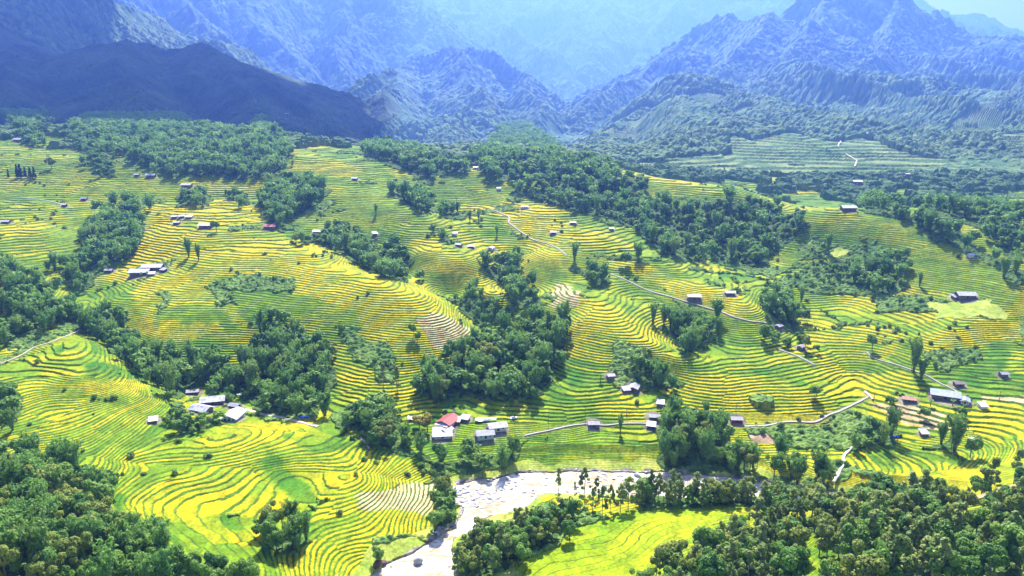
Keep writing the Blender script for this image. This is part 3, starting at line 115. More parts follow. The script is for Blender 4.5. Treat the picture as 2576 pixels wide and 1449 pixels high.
GROVES = [('leafy row between the white river and the near green field',{'slender_tree': 0.7,'broadleaf_tree': 0.3},3.6,(7,10),[(54.5,297.1),(73.4,292.7),(100.4,293.3),(119.2,290.9),(135.0,287.2),(126.0,274.2),(103.8,277.3),(98.0,275.0),(70.5,279.5),(53.0,277.1)]),('big dark bamboo wood below the shaded hill',{'bamboo_clump': 0.75,'broadleaf_tree': 0.25},7.5,(9,13),[(-642.7,1096.7),(-987.7,1763.6),(-887.4,1659.3),(-846.9,1668.8),(-819.0,1707.5),(-834.5,1717.4),(-848.9,1838.7),(-758.2,1735.0),(-418.7,996.5),(-452.6,1135.3),(-349.8,976.6),(-594.4,1786.6),(-315.6,1005.9),(-267.3,893.9),(-245.2,812.7),(-236.4,766.3),(-269.0,758.8),(-311.2,761.8),(-350.4,757.5),(-376.4,786.0),(-395.3,796.6),(-433.4,816.0),(-506.0,908.1),(-597.3,1018.4)]),('wooded top corner at the far left of the terraces',{'bamboo_clump': 0.5,'broadleaf_tree': 0.5},7.5,(8,12),[(-1305.8,1917.3),(-1247.0,1916.0),(-1124.5,1812.4),(-634.7,1016.0),(-578.1,901.1),(-597.5,913.1),(-656.3,990.9),(-1272.7,1874.3)]),('small copse right of the narrow far-left terrace strip',{'bamboo_clump': 0.5,'broadleaf_tree': 0.5},7,(8,11),[(-601.0,1004.3),(-564.4,972.1),(-523.0,924.1),(-498.2,887.0),(-489.6,849.9),(-550.4,929.0)]),('trees beside the roofs under the big dark wood',{'broadleaf_tree': 0.7,'bamboo_clump': 0.3},7,(7,10),[(-502.3,877.1),(-446.1,815.2),(-419.9,771.0),(-403.0,753.6),(-424.2,763.2),(-457.5,797.0)]),('round grove in the upper middle of the terraces',{'bamboo_clump': 0.7,'broadleaf_tree': 0.3},6.5,(9,13),[(-246.1,733.3),(-227.9,740.0),(-195.5,723.6),(-179.9,699.5),(-177.7,666.6),(-184.5,650.2),(-194.1,621.3),(-198.3,601.0),(-215.5,635.2),(-233.7,669.7)]),('small bushy grove above the upper yellow spur',{'bamboo_clump': 0.7,'broadleaf_tree': 0.3},6,(7,9),[(-322.9,707.8),(-299.6,713.9),(-284.1,674.0),(-307.2,674.9)]),('shrub line right of the small bushy grove',{'bamboo_clump': 0.5,'broadleaf_tree': 0.5},6,(6,8),[(-280.0,716.5),(-247.6,689.6),(-244.9,676.1),(-269.3,697.6)]),('gully wood between the two left-hand yellow slopes',{'bamboo_clump': 0.7,'broadleaf_tree': 0.3},6,(8,12),[(-375.9,658.8),(-365.1,675.6),(-356.6,697.1),(-334.4,649.8),(-345.1,649.5),(-319.4,622.9),(-305.8,590.8),(-296.6,573.7),(-298.1,567.2),(-302.7,554.9),(-306.6,545.9),(-310.0,538.8),(-312.1,523.9),(-307.8,507.9),(-310.0,495.3),(-321.4,514.2),(-342.8,530.4),(-347.9,536.2),(-345.6,538.9),(-331.8,546.1),(-327.9,557.8),(-355.8,594.7),(-364.1,605.9),(-362.9,628.7)]),('big bright wood at the left edge',{'bamboo_clump': 0.6,'broadleaf_tree': 0.4},5.5,(9,13),[(-375.5,521.6),(-369.0,520.3),(-353.0,512.9),(-340.1,501.2),(-319.8,488.1),(-309.0,475.5),(-306.0,471.8),(-307.1,466.7),(-298.3,444.4),(-291.8,416.4),(-291.9,410.3),(-292.3,400.1),(-321.8,447.5),(-341.5,475.1),(-364.9,505.5)]),('wooded ravine between the left spur and central spur',{'bamboo_clump': 0.6,'broadleaf_tree': 0.4},5.5,(8,13),[(-299.0,455.3),(-297.0,469.6),(-286.4,463.1),(-272.2,462.1),(-258.0,458.4),(-247.1,450.3),(-242.2,445.3),(-238.3,434.4),(-217.7,416.3),(-202.7,418.8),(-190.0,417.1),(-178.0,415.2),(-163.4,409.3),(-161.5,416.1),(-157.9,425.2),(-159.8,440.4),(-150.2,442.5),(-139.8,438.5),(-137.2,431.0),(-126.5,428.0),(-117.5,425.6),(-113.0,416.1),(-108.4,409.4),(-103.3,383.6),(-109.2,373.7),(-102.0,346.1),(-114.0,352.1),(-125.5,355.2),(-140.0,366.9),(-154.4,382.9),(-166.8,392.1),(-182.0,395.9),(-185.4,382.3),(-183.8,364.9),(-201.5,386.7),(-210.6,390.2),(-230.3,406.5),(-239.0,415.6),(-257.7,433.9),(-274.3,439.8),(-287.4,435.5)]),('long gully grove right of the central spur crest',{'bamboo_clump': 0.5,'broadleaf_tree': 0.5},6,(8,12),[(-176.3,570.3),(-173.1,570.1),(-168.7,595.0),(-157.5,610.0),(-144.2,608.8),(-132.3,604.9),(-117.3,595.2),(-113.3,585.4),(-102.1,576.4),(-98.6,587.6),(-94.0,588.0),(-91.7,571.4),(-82.2,554.6),(-80.1,545.6),(-80.6,534.4),(-73.6,498.3),(-87.3,492.4),(-108.9,536.6),(-121.9,552.2),(-134.4,563.4),(-146.3,575.8),(-160.8,583.1)]),('scrubby strip left of the three middle farm roofs',{'shrub': 0.6,'bamboo_clump': 0.4},5,(4,7),[(-68.8,600.1),(-58.7,598.5),(-44.2,577.9),(-50.1,572.2),(-61.0,587.3)]),('narrow gully wood left of the winding path spur',{'bamboo_clump': 0.6,'broadleaf_tree': 0.4},6,(8,11),[(-26.9,542.6),(-19.0,540.4),(-8.8,542.8),(0.3,556.7),(4.4,559.5),(3.3,537.1),(10.8,520.3),(12.3,495.8),(17.6,488.2),(19.0,472.4),(11.8,474.8),(1.1,471.3),(-2.4,478.8),(-6.6,508.9),(-8.5,524.1),(-18.8,532.1),(-25.9,539.4)]),('bright bush thicket beside the brown harvested terraces',{'shrub': 0.6,'bamboo_clump': 0.4},4.5,(4,7),[(-51.0,493.6),(-45.7,496.5),(-37.8,481.0),(-29.1,468.9),(-23.2,456.6),(-16.3,454.0),(-7.6,461.2),(-0.8,467.5),(0.3,469.7),(-9.7,478.7),(-18.9,486.3),(-29.2,503.7),(-37.8,491.2)]),('large central wood above the red-roofed hamlet',{'broadleaf_tree': 0.6,'bamboo_clump': 0.4},5.5,(9,14),[(-27.3,419.6),(-18.7,427.7),(-11.5,437.4),(1.0,445.1),(11.4,451.7),(16.7,458.5),(23.3,448.8),(34.2,437.0),(31.9,424.7),(32.1,415.7),(27.8,411.9),(22.8,406.0),(20.5,385.7),(15.4,370.6),(4.5,362.8),(-3.4,363.1),(-10.0,369.2),(-28.3,374.7),(-38.3,363.3),(-45.9,366.7),(-52.9,371.4),(-56.1,374.5),(-51.0,380.9),(-44.8,393.5),(-42.9,397.8),(-33.2,401.3),(-27.7,413.9)]),('trees round the red-roofed hamlet above the river',{'broadleaf_tree': 0.6,'bamboo_clump': 0.4},5,(8,12),[(-88.0,347.6),(-78.8,351.8),(-78.4,360.9),(-67.0,356.1),(-61.4,350.6),(-58.5,341.1),(-53.5,335.5),(-48.2,324.7),(-39.4,318.2),(-28.2,317.4),(-16.9,319.8),(-6.9,317.8),(-1.2,323.4),(6.7,332.7),(6.1,329.0),(4.0,320.6),(1.3,314.2),(-8.6,311.4),(-24.1,309.8),(-33.2,313.3),(-38.5,315.4),(-46.4,318.5),(-54.8,319.6),(-68.5,321.8),(-74.3,335.0),(-85.6,335.8)]),('dark bamboo wood below the red-fronted house',{'bamboo_clump': 0.75,'broadleaf_tree': 0.25},5,(9,14),[(76.9,354.7),(84.2,354.8),(87.9,345.4),(98.4,346.6),(104.5,340.8),(106.9,330.4),(109.0,328.1),(114.5,326.7),(115.7,320.5),(117.9,318.8),(113.7,304.8),(123.5,303.1),(129.2,298.7),(138.4,295.2),(141.6,296.6),(146.5,297.8),(146.6,302.0),(131.2,304.2),(113.4,306.4),(103.1,309.6),(88.4,310.4),(75.2,310.3),(72.7,316.9),(74.1,334.0)]),('riverside thicket below the green hillside steps',{'shrub': 0.7,'bamboo_clump': 0.3},3.5,(3,6),[(44.7,313.1),(51.3,312.8),(66.5,314.0),(75.7,312.8),(75.0,309.0),(45.5,311.9)]),('shady grove on the right bank of the side stream',{'bamboo_clump': 0.6,'broadleaf_tree': 0.4},5.5,(9,13),[(182.3,343.2),(188.8,342.8),(192.0,337.1),(192.0,334.3),(190.8,333.4),(184.3,320.1),(178.1,328.3),(174.9,326.6),(166.9,324.6),(166.5,326.8),(172.3,328.2),(179.7,337.4)]),('round shadowed grove right of the harvested fields',{'bamboo_clump': 0.8,'broadleaf_tree': 0.2},5.5,(11,15),[(198.5,319.2),(205.0,323.3),(216.9,324.0),(214.6,316.5),(211.8,306.7),(214.4,309.9),(210.6,316.2),(201.8,317.3),(196.7,316.6)]),('grove around the long blue-grey roofs at right',{'broadleaf_tree': 0.7,'bamboo_clump': 0.3},5.5,(5,9),[(201.5,359.9),(202.2,350.7),(212.9,345.8),(224.2,342.6),(233.9,340.2),(243.3,342.6),(241.5,342.8),(226.6,345.2),(211.0,350.0),(204.0,356.5)]),('wood behind the little shaded farm right of centre',{'bamboo_clump': 0.6,'broadleaf_tree': 0.4},6,(9,13),[(165.1,462.9),(177.4,489.3),(182.7,488.2),(195.7,485.1),(187.4,454.8),(185.0,452.4),(178.4,441.6),(168.6,446.4),(163.2,446.1),(162.2,453.9)]),('bushes around the little shaded farm right of centre',{'broadleaf_tree': 0.6,'shrub': 0.4},5.5,(5,9),[(150.4,437.5),(159.7,434.8),(171.9,426.3),(181.1,431.1),(185.2,422.4),(182.1,410.1),(178.6,405.1),(164.5,405.5),(162.1,419.2),(153.9,424.2),(149.4,429.5)]),('wedge-shaped bamboo wood beside the concrete path',{'bamboo_clump': 0.95,'broadleaf_tree': 0.05},5,(9,12),[(87.8,443.3),(102.2,455.3),(111.6,457.0),(118.7,450.7),(131.8,445.2),(132.4,442.8),(126.5,436.6),(117.7,427.6),(109.9,412.6),(103.5,399.4),(98.6,398.3),(103.2,422.8),(100.6,436.7),(89.4,445.3)]),('grove behind the two grey roofs of the middle slope',{'broadleaf_tree': 0.5,'bamboo_clump': 0.5},5.5,(9,13),[(67.3,390.2),(76.6,395.9),(84.6,393.0),(89.4,379.0),(94.6,374.7),(92.3,374.2),(78.2,379.9),(69.9,384.3)]),('large hazy wood in the hollow right of centre',{'bamboo_clump': 0.28,'broadleaf_tree': 0.17,'shrub': 0.55},6.2,(8,13),[(0.8,710.3),(36.1,724.5),(76.6,737.3),(107.4,728.0),(125.3,716.7),(127.1,691.7),(149.9,665.4),(170.5,661.0),(195.7,661.1),(224.9,673.0),(248.4,675.4),(241.8,609.8),(248.9,602.1),(243.6,595.9),(227.8,586.6),(213.6,581.5),(202.8,566.9),(186.9,546.1),(181.7,559.0),(168.4,567.7),(155.6,567.4),(138.3,548.6),(119.8,549.5),(114.6,587.8),(99.9,620.9),(85.1,641.0),(53.7,644.9),(40.5,661.0),(19.3,680.9)]),('dark tree strip above the upper middle spur',{'bamboo_clump': 0.7,'broadleaf_tree': 0.3},7,(9,13),[(-115.9,703.4),(-94.8,701.8),(-73.9,701.8),(-70.4,649.3),(-79.5,636.9),(-105.4,670.9)]),('tree belt along the top edge of the central terraces',{'bamboo_clump': 0.7,'broadleaf_tree': 0.3},8,(9,13),[(-194.9,967.7),(-160.6,1140.9),(-78.3,827.1),(-70.2,798.8),(-51.4,801.5),(-46.9,768.0),(-68.6,779.3),(-77.9,762.1),(-78.5,738.3),(-101.2,770.3),(-131.1,803.3),(-168.2,862.5)]),('dark wooded knoll at the top of the terraces',{'bamboo_clump': 0.7,'broadleaf_tree': 0.3},8,(10,14),[(-50.9,837.6),(-38.5,980.8),(-30.9,1986.7),(45.6,2303.6),(75.9,1358.7),(66.0,795.2),(95.4,801.3),(104.0,767.2),(108.8,741.6),(128.3,738.2),(127.9,703.7),(74.9,698.7),(65.0,699.4),(35.8,726.3),(17.7,744.7),(1.6,734.9),(-25.3,741.9),(-30.6,775.3)]),('bamboo cluster left of the winding path',{'bamboo_clump': 1},6,(10,13),[(-64.9,661.6),(-54.1,666.7),(-45.1,669.0),(-45.1,642.2),(-58.6,635.4)]),('grove on the bend of the winding path',{'bamboo_clump': 0.6,'broadleaf_tree': 0.4},6,(8,11),[(45.3,533.7),(56.8,529.5),(70.4,508.0),(68.2,497.1),(58.8,493.2),(52.8,517.7)]),('row of dark trees above the long yellow spur',{'broadleaf_tree': 0.5,'bamboo_clump': 0.5},6.5,(9,12),[(70.8,548.3),(83.2,549.9),(99.8,539.7),(101.1,529.9),(98.3,530.8),(79.2,542.3)]),('tree belt behind the far right field ridge',{'bamboo_clump': 0.7,'broadleaf_tree': 0.3},8,(9,13),[(406.1,846.0),(431.8,850.9),(324.9,612.6),(322.0,578.8),(333.0,569.8),(348.1,550.4),(342.0,513.7),(344.8,495.2),(349.8,485.1),(337.6,465.7),(337.9,491.3),(332.6,514.0),(331.3,528.9),(322.9,540.5),(319.4,552.6),(315.9,576.7),(312.0,595.0),(295.0,610.6)]),('hazy woodland on the far right valley side',{'broadleaf_tree': 0.6,'bamboo_clump': 0.4},9,(8,12),[(482.7,883.8),(488.2,802.4),(561.4,847.8),(553.6,784.0),(357.1,496.8),(355.9,530.1),(363.1,578.5),(343.0,600.6)]),('wood on the scrubby right-hand basin',{'bamboo_clump': 0.6,'broadleaf_tree': 0.4},7,(8,12),[(272.7,541.7),(287.5,542.6),(292.4,525.5),(282.6,505.0),(270.0,501.2),(262.8,494.5),(254.1,499.3),(247.2,509.2),(240.8,521.2),(256.6,538.0)]),('scattered thicket on the scrubby right-hand slope',{'shrub': 0.6,'broadleaf_tree': 0.4},8,(4,8),[(204.1,525.9),(234.1,550.4),(255.0,557.1),(240.2,519.7),(237.0,498.1),(221.6,509.6)]),('bushes above the right-hand round terrace hill',{'bamboo_clump': 0.4,'shrub': 0.6},6,(5,9),[(214.3,478.6),(219.3,463.1),(207.8,442.0),(206.0,449.8),(220.3,450.5),(240.6,458.4),(231.4,449.7),(220.9,449.1)]),('trees at the left frame edge above the darker wood',{'bamboo_clump': 0.5,'broadleaf_tree': 0.5},5,(8,11),[(-264.9,351.7),(-258.0,350.4),(-247.7,344.3),(-242.4,331.9),(-239.7,321.6),(-240.5,314.2)]),('big near wood in the lower left corner',{'broadleaf_tree': 0.68,'bamboo_clump': 0.32},5.3,(9,14),[(-227.6,294.5),(-224.2,298.0),(-215.6,298.4),(-209.0,295.3),(-197.7,291.1),(-184.0,279.0),(-178.0,278.2),(-173.0,275.0),(-167.3,272.4),(-164.0,268.1),(-159.1,257.1),(-145.1,239.2),(-139.6,242.7),(-133.9,238.1),(-128.7,237.4),(-122.8,229.6),(-114.0,222.3),(-106.3,223.8),(-100.2,220.2),(-92.8,218.9),(-87.0,216.2),(-84.2,213.5),(-160.4,196.8)]),('tree clump among the lower left yellow terraces',{'broadleaf_tree': 0.7,'bamboo_clump': 0.3},4.5,(8,11),[(-99.1,255.5),(-93.9,259.1),(-89.6,255.2),(-80.7,251.2),(-77.3,249.8),(-79.0,247.9),(-81.6,240.8),(-88.8,237.7),(-95.7,243.0),(-99.3,251.4)]),('bushes in the grey-roofed village yard at lower left',{'broadleaf_tree': 0.8,'shrub': 0.2},4.5,(4,7),[(-179.6,342.1),(-174.2,348.1),(-164.4,339.4),(-158.6,335.2),(-150.4,344.6),(-145.4,336.8),(-153.8,328.2),(-161.7,324.1),(-175.8,333.7)]),('trees behind the grey-roofed village at lower left',{'bamboo_clump': 0.6,'broadleaf_tree': 0.4},5,(7,10),[(-199.3,371.5),(-181.4,355.2),(-174.6,353.5),(-180.5,381.2),(-160.1,374.3),(-149.4,369.1),(-146.0,365.7),(-161.2,383.1),(-173.3,385.3),(-178.7,362.8),(-184.2,356.9)]),('riverside trees at the tip of the harvested paddies',{'broadleaf_tree': 0.6,'slender_tree': 0.4},4,(7,10),[(-32.4,290.3),(-26.4,293.1),(-24.0,284.5),(-26.6,273.8),(-29.0,263.2),(-33.8,262.4),(-35.3,264.7),(-33.1,271.6)]),('dense riverside grove beside the near green field',{'broadleaf_tree': 0.6,'slender_tree': 0.4},4,(8,11),[(-14.0,256.5),(-4.7,262.3),(0.7,265.1),(6.0,264.1),(12.4,272.2),(17.5,274.4),(24.2,273.4),(26.7,267.7),(22.8,260.1),(17.5,250.9),(7.9,242.8),(1.8,235.5),(-7.0,229.9),(-23.0,230.6),(-23.8,239.8),(-13.6,249.0)]),('wood covering the near slope in the lower right corner',{'slender_tree': 0.5,'broadleaf_tree': 0.5},5.2,(9,15),[(46.9,209.6),(51.7,220.3),(61.9,228.5),(71.2,236.9),(80.1,242.4),(91.4,249.6),(99.1,254.2),(112.1,259.8),(128.3,257.2),(139.6,264.8),(151.7,273.1),(156.1,263.2),(159.1,249.7),(158.4,231.7),(158.2,224.9),(162.1,216.9),(180.6,229.3),(144.3,176.1),(103.6,193.5),(111.4,208.2),(114.5,232.8),(112.9,246.1),(102.1,233.5),(93.5,208.0),(95.0,199.1),(103.2,201.0),(100.6,194.9)]),('thin trees screening the lower right stepped fields',{'slender_tree': 0.8,'broadleaf_tree': 0.2},9,(9,13),[(157.1,297.7),(165.3,283.4),(171.9,253.5),(194.0,259.5),(203.5,261.0),(188.1,239.8),(182.9,259.0),(174.4,284.3)])]
TREES = [('bamboo_clump',227.9,388.9,20.2,'tall dark bamboo clump standing beside the right-hand winding path'),('bamboo_clump',229.1,382.0,12.9,'shorter bamboo clump at the foot of the tallest one'),('broadleaf_tree',218.3,418.4,10.1,'lone round-crowned tree left of the tall dark bamboo'),('broadleaf_tree',177.3,417.6,9.6,'dark round bush beside the path of the shaded farm'),('bamboo_clump',250.3,566.8,14.9,'tall lone bamboo on the scrubby basin right of centre'),('broadleaf_tree',275.5,562.8,9.2,'small dark tree right of the basin lone bamboo'),('bamboo_clump',284.7,493.7,10.5,'lone bamboo below the right-hand field ridge'),('bamboo_clump',201.3,489.3,12.2,'dark pointed bamboo left of the scrubby hollow'),('bamboo_clump',55.1,340.6,10.2,'thin tall tree standing across the riverside concrete path'),('bamboo_clump',-37.0,635.3,10.3,'vase-shaped bamboo clump second from the winding path'),('bamboo_clump',-29.4,637.3,9.6,'smaller vase-shaped bamboo clump nearest the winding path'),('bamboo_clump',-12.6,602.0,9.8,'lone bamboo clump above the white gabled hut'),('bamboo_clump',-119.3,636.3,8.8,'lone slim bamboo on the upper middle yellow spur'),('bamboo_clump',-248.7,549.8,14.8,'dark bamboo clump left half on the yellow spur'),('bamboo_clump',-237.0,539.6,13.3,'dark bamboo clump right half on the yellow spur'),('broadleaf_tree',-486.6,779.0,13.3,'lone dark tree on the far left upper terraces'),('broadleaf_tree',-244.2,596.0,9.7,'round tree beside the white roofed upper farm'),('broadleaf_tree',-59.6,419.6,8.6,'lone tree left of the brown harvested terraces'),('broadleaf_tree',-56.7,414.5,6.5,'shorter companion tree beside the brown harvested terraces'),('broadleaf_tree',-172.6,573.8,8.0,'bush at the left end of the long gully grove'),('broadleaf_tree',164.3,366.5,7.7,'dark bush at the right tip of the round yellow field'),('broadleaf_tree',-51.2,241.8,7.3,'lone crooked tree above the brown boulder by the river'),('slender_tree',21.0,295.1,10.4,'leftmost lone tree standing against the white river'),('slender_tree',28.4,295.7,4.9,'small tree between the taller ones against the river'),('slender_tree',32.6,294.6,10.9,'tall full-crowned tree second along the white river'),('slender_tree',37.6,290.6,7.8,'yellowish tree third along the white river'),('slender_tree',34.4,277.7,9.0,'tree at the near end of the riverbank row'),('slender_tree',38.3,275.3,10.7,'slim tree in the riverbank row beside the yellow strip'),('slender_tree',41.9,276.8,10.4,'slim leafy tree beside the yellow strip of field'),('slender_tree',46.1,276.2,10.7,'dark slim tree left of the river row gap'),('slender_tree',49.8,278.7,12.6,'tallest dark tree midway along the riverbank row'),('slender_tree',55.8,281.6,9.4,'pale tree right of the tallest riverbank tree'),('slender_tree',60.5,284.7,12.4,'broad olive tree in the riverbank row'),('slender_tree',63.8,284.6,11.0,'second broad olive tree in the riverbank row'),('slender_tree',70.2,286.2,12.1,'thin bare-stemmed tree near the river row end'),('slender_tree',73.1,287.1,10.0,'slim tree right of the bare-stemmed river tree'),('slender_tree',80.3,284.5,11.3,'tree right of the river gap above the green field'),('slender_tree',83.7,284.4,9.1,'small tree behind the top of the green field'),('slender_tree',93.0,280.6,10.1,'slender tree at the upper right of the green field'),('slender_tree',99.4,280.2,10.8,'slim tall tree at the green field right corner'),('slender_tree',107.9,223.9,12.5,'thin leggy tree in front of the lower right clearing'),('slender_tree',111.6,217.6,11.5,'leaning leggy tree at the right of the clearing'),('slender_tree',190.9,261.3,11.7,'tall thin tree beside the orange dirt track'),('slender_tree',196.8,257.1,12.3,'tall thin tree at the right end of the dirt track'),('slender_tree',169.5,273.0,10.5,'thin feathery tree in front of the last yellow terraces'),('slender_tree',-71.1,376.5,11.6,'bare thin tree on the terraces left of the central wood'),('slender_tree',-63.0,373.9,12.7,'taller bare thin tree left of the central wood'),('broadleaf_tree',-43.2,341.4,9.4,'yellow-leaved tree left of the red roof'),('broadleaf_tree',-47.7,344.8,7.3,'smaller yellow-leaved bush left of the red roof')]
PINES = [(-516.8,754.6,9.0),(-506.8,753.6,13.9),(-502.7,752.2,14.7),(-496.9,750.8,11.4),(-490.9,749.5,12.2),(-486.9,749.6,12.2)]
PATHS = [(1.15,'concrete',[(119.4,343.6),(131.1,344.5),(141.3,347.9),(146.8,348.2),(157.2,348.4),(162.6,351.7),(166.7,354.8),(173.1,357.1),(179.9,361.2),(184.5,364.0),(194.4,369.9)]),(0.9,'concrete',[(6.2,337.2),(10.9,338.6),(19.6,340.5),(27.9,343.7),(33.2,345.5),(39.3,347.3),(48.6,346.2),(55.8,347.2),(69.4,347.5),(73.5,347.2)]),(0.95,'concrete',[(-20.4,666.9),(-2.1,639.2),(-3.1,625.4),(5.7,607.6),(16.6,587.8),(29.0,575.2),(41.5,545.1)]),(0.95,'concrete',[(71.8,519.1),(86.2,504.7),(102.0,487.2),(115.1,474.4),(124.0,467.6),(135.4,457.0),(142.8,446.5),(151.6,441.8),(162.5,443.8)]),(0.9,'concrete',[(214.1,416.3),(214.7,410.3),(220.8,401.9),(225.6,393.2),(233.6,383.9),(236.6,375.8),(239.9,370.0),(240.5,366.2)]),(0.9,'dirt',[(-274.2,440.9),(-270.4,422.0),(-272.4,410.7),(-279.7,404.7),(-281.1,393.3),(-285.9,383.4)]),(1.9,'dirt',[(-144.0,364.3),(-134.9,358.2),(-122.6,352.9),(-98.4,340.0)]),(1.9,'orange',[(172.3,247.8),(181.2,248.6),(190.4,253.6),(198.3,253.8)]),(0.9,'concrete',[(-482.5,694.7),(-451.9,690.2),(-425.1,678.4),(-416.6,674.2)]),(0.9,'dirt',[(-75.5,331.1),(-71.7,326.3),(-68.8,321.3)]),(2.0,'dirt',[(653.6,1613.4),(677.4,1545.9),(623.0,1410.1),(566.4,1290.4)]),(2.0,'dirt',[(558.9,1239.8),(556.3,1192.8),(532.3,1145.5)]),(1.15,'concrete',[(160.5,416.7),(168.7,410.7),(176.6,401.1)])]
STREAMS = [[(166.8,326.2),(159.3,319.1),(156.6,311.1),(150.2,303.5),(146.0,297.8)],[(195.3,375.9),(195.5,371.5),(195.7,367.2)]]
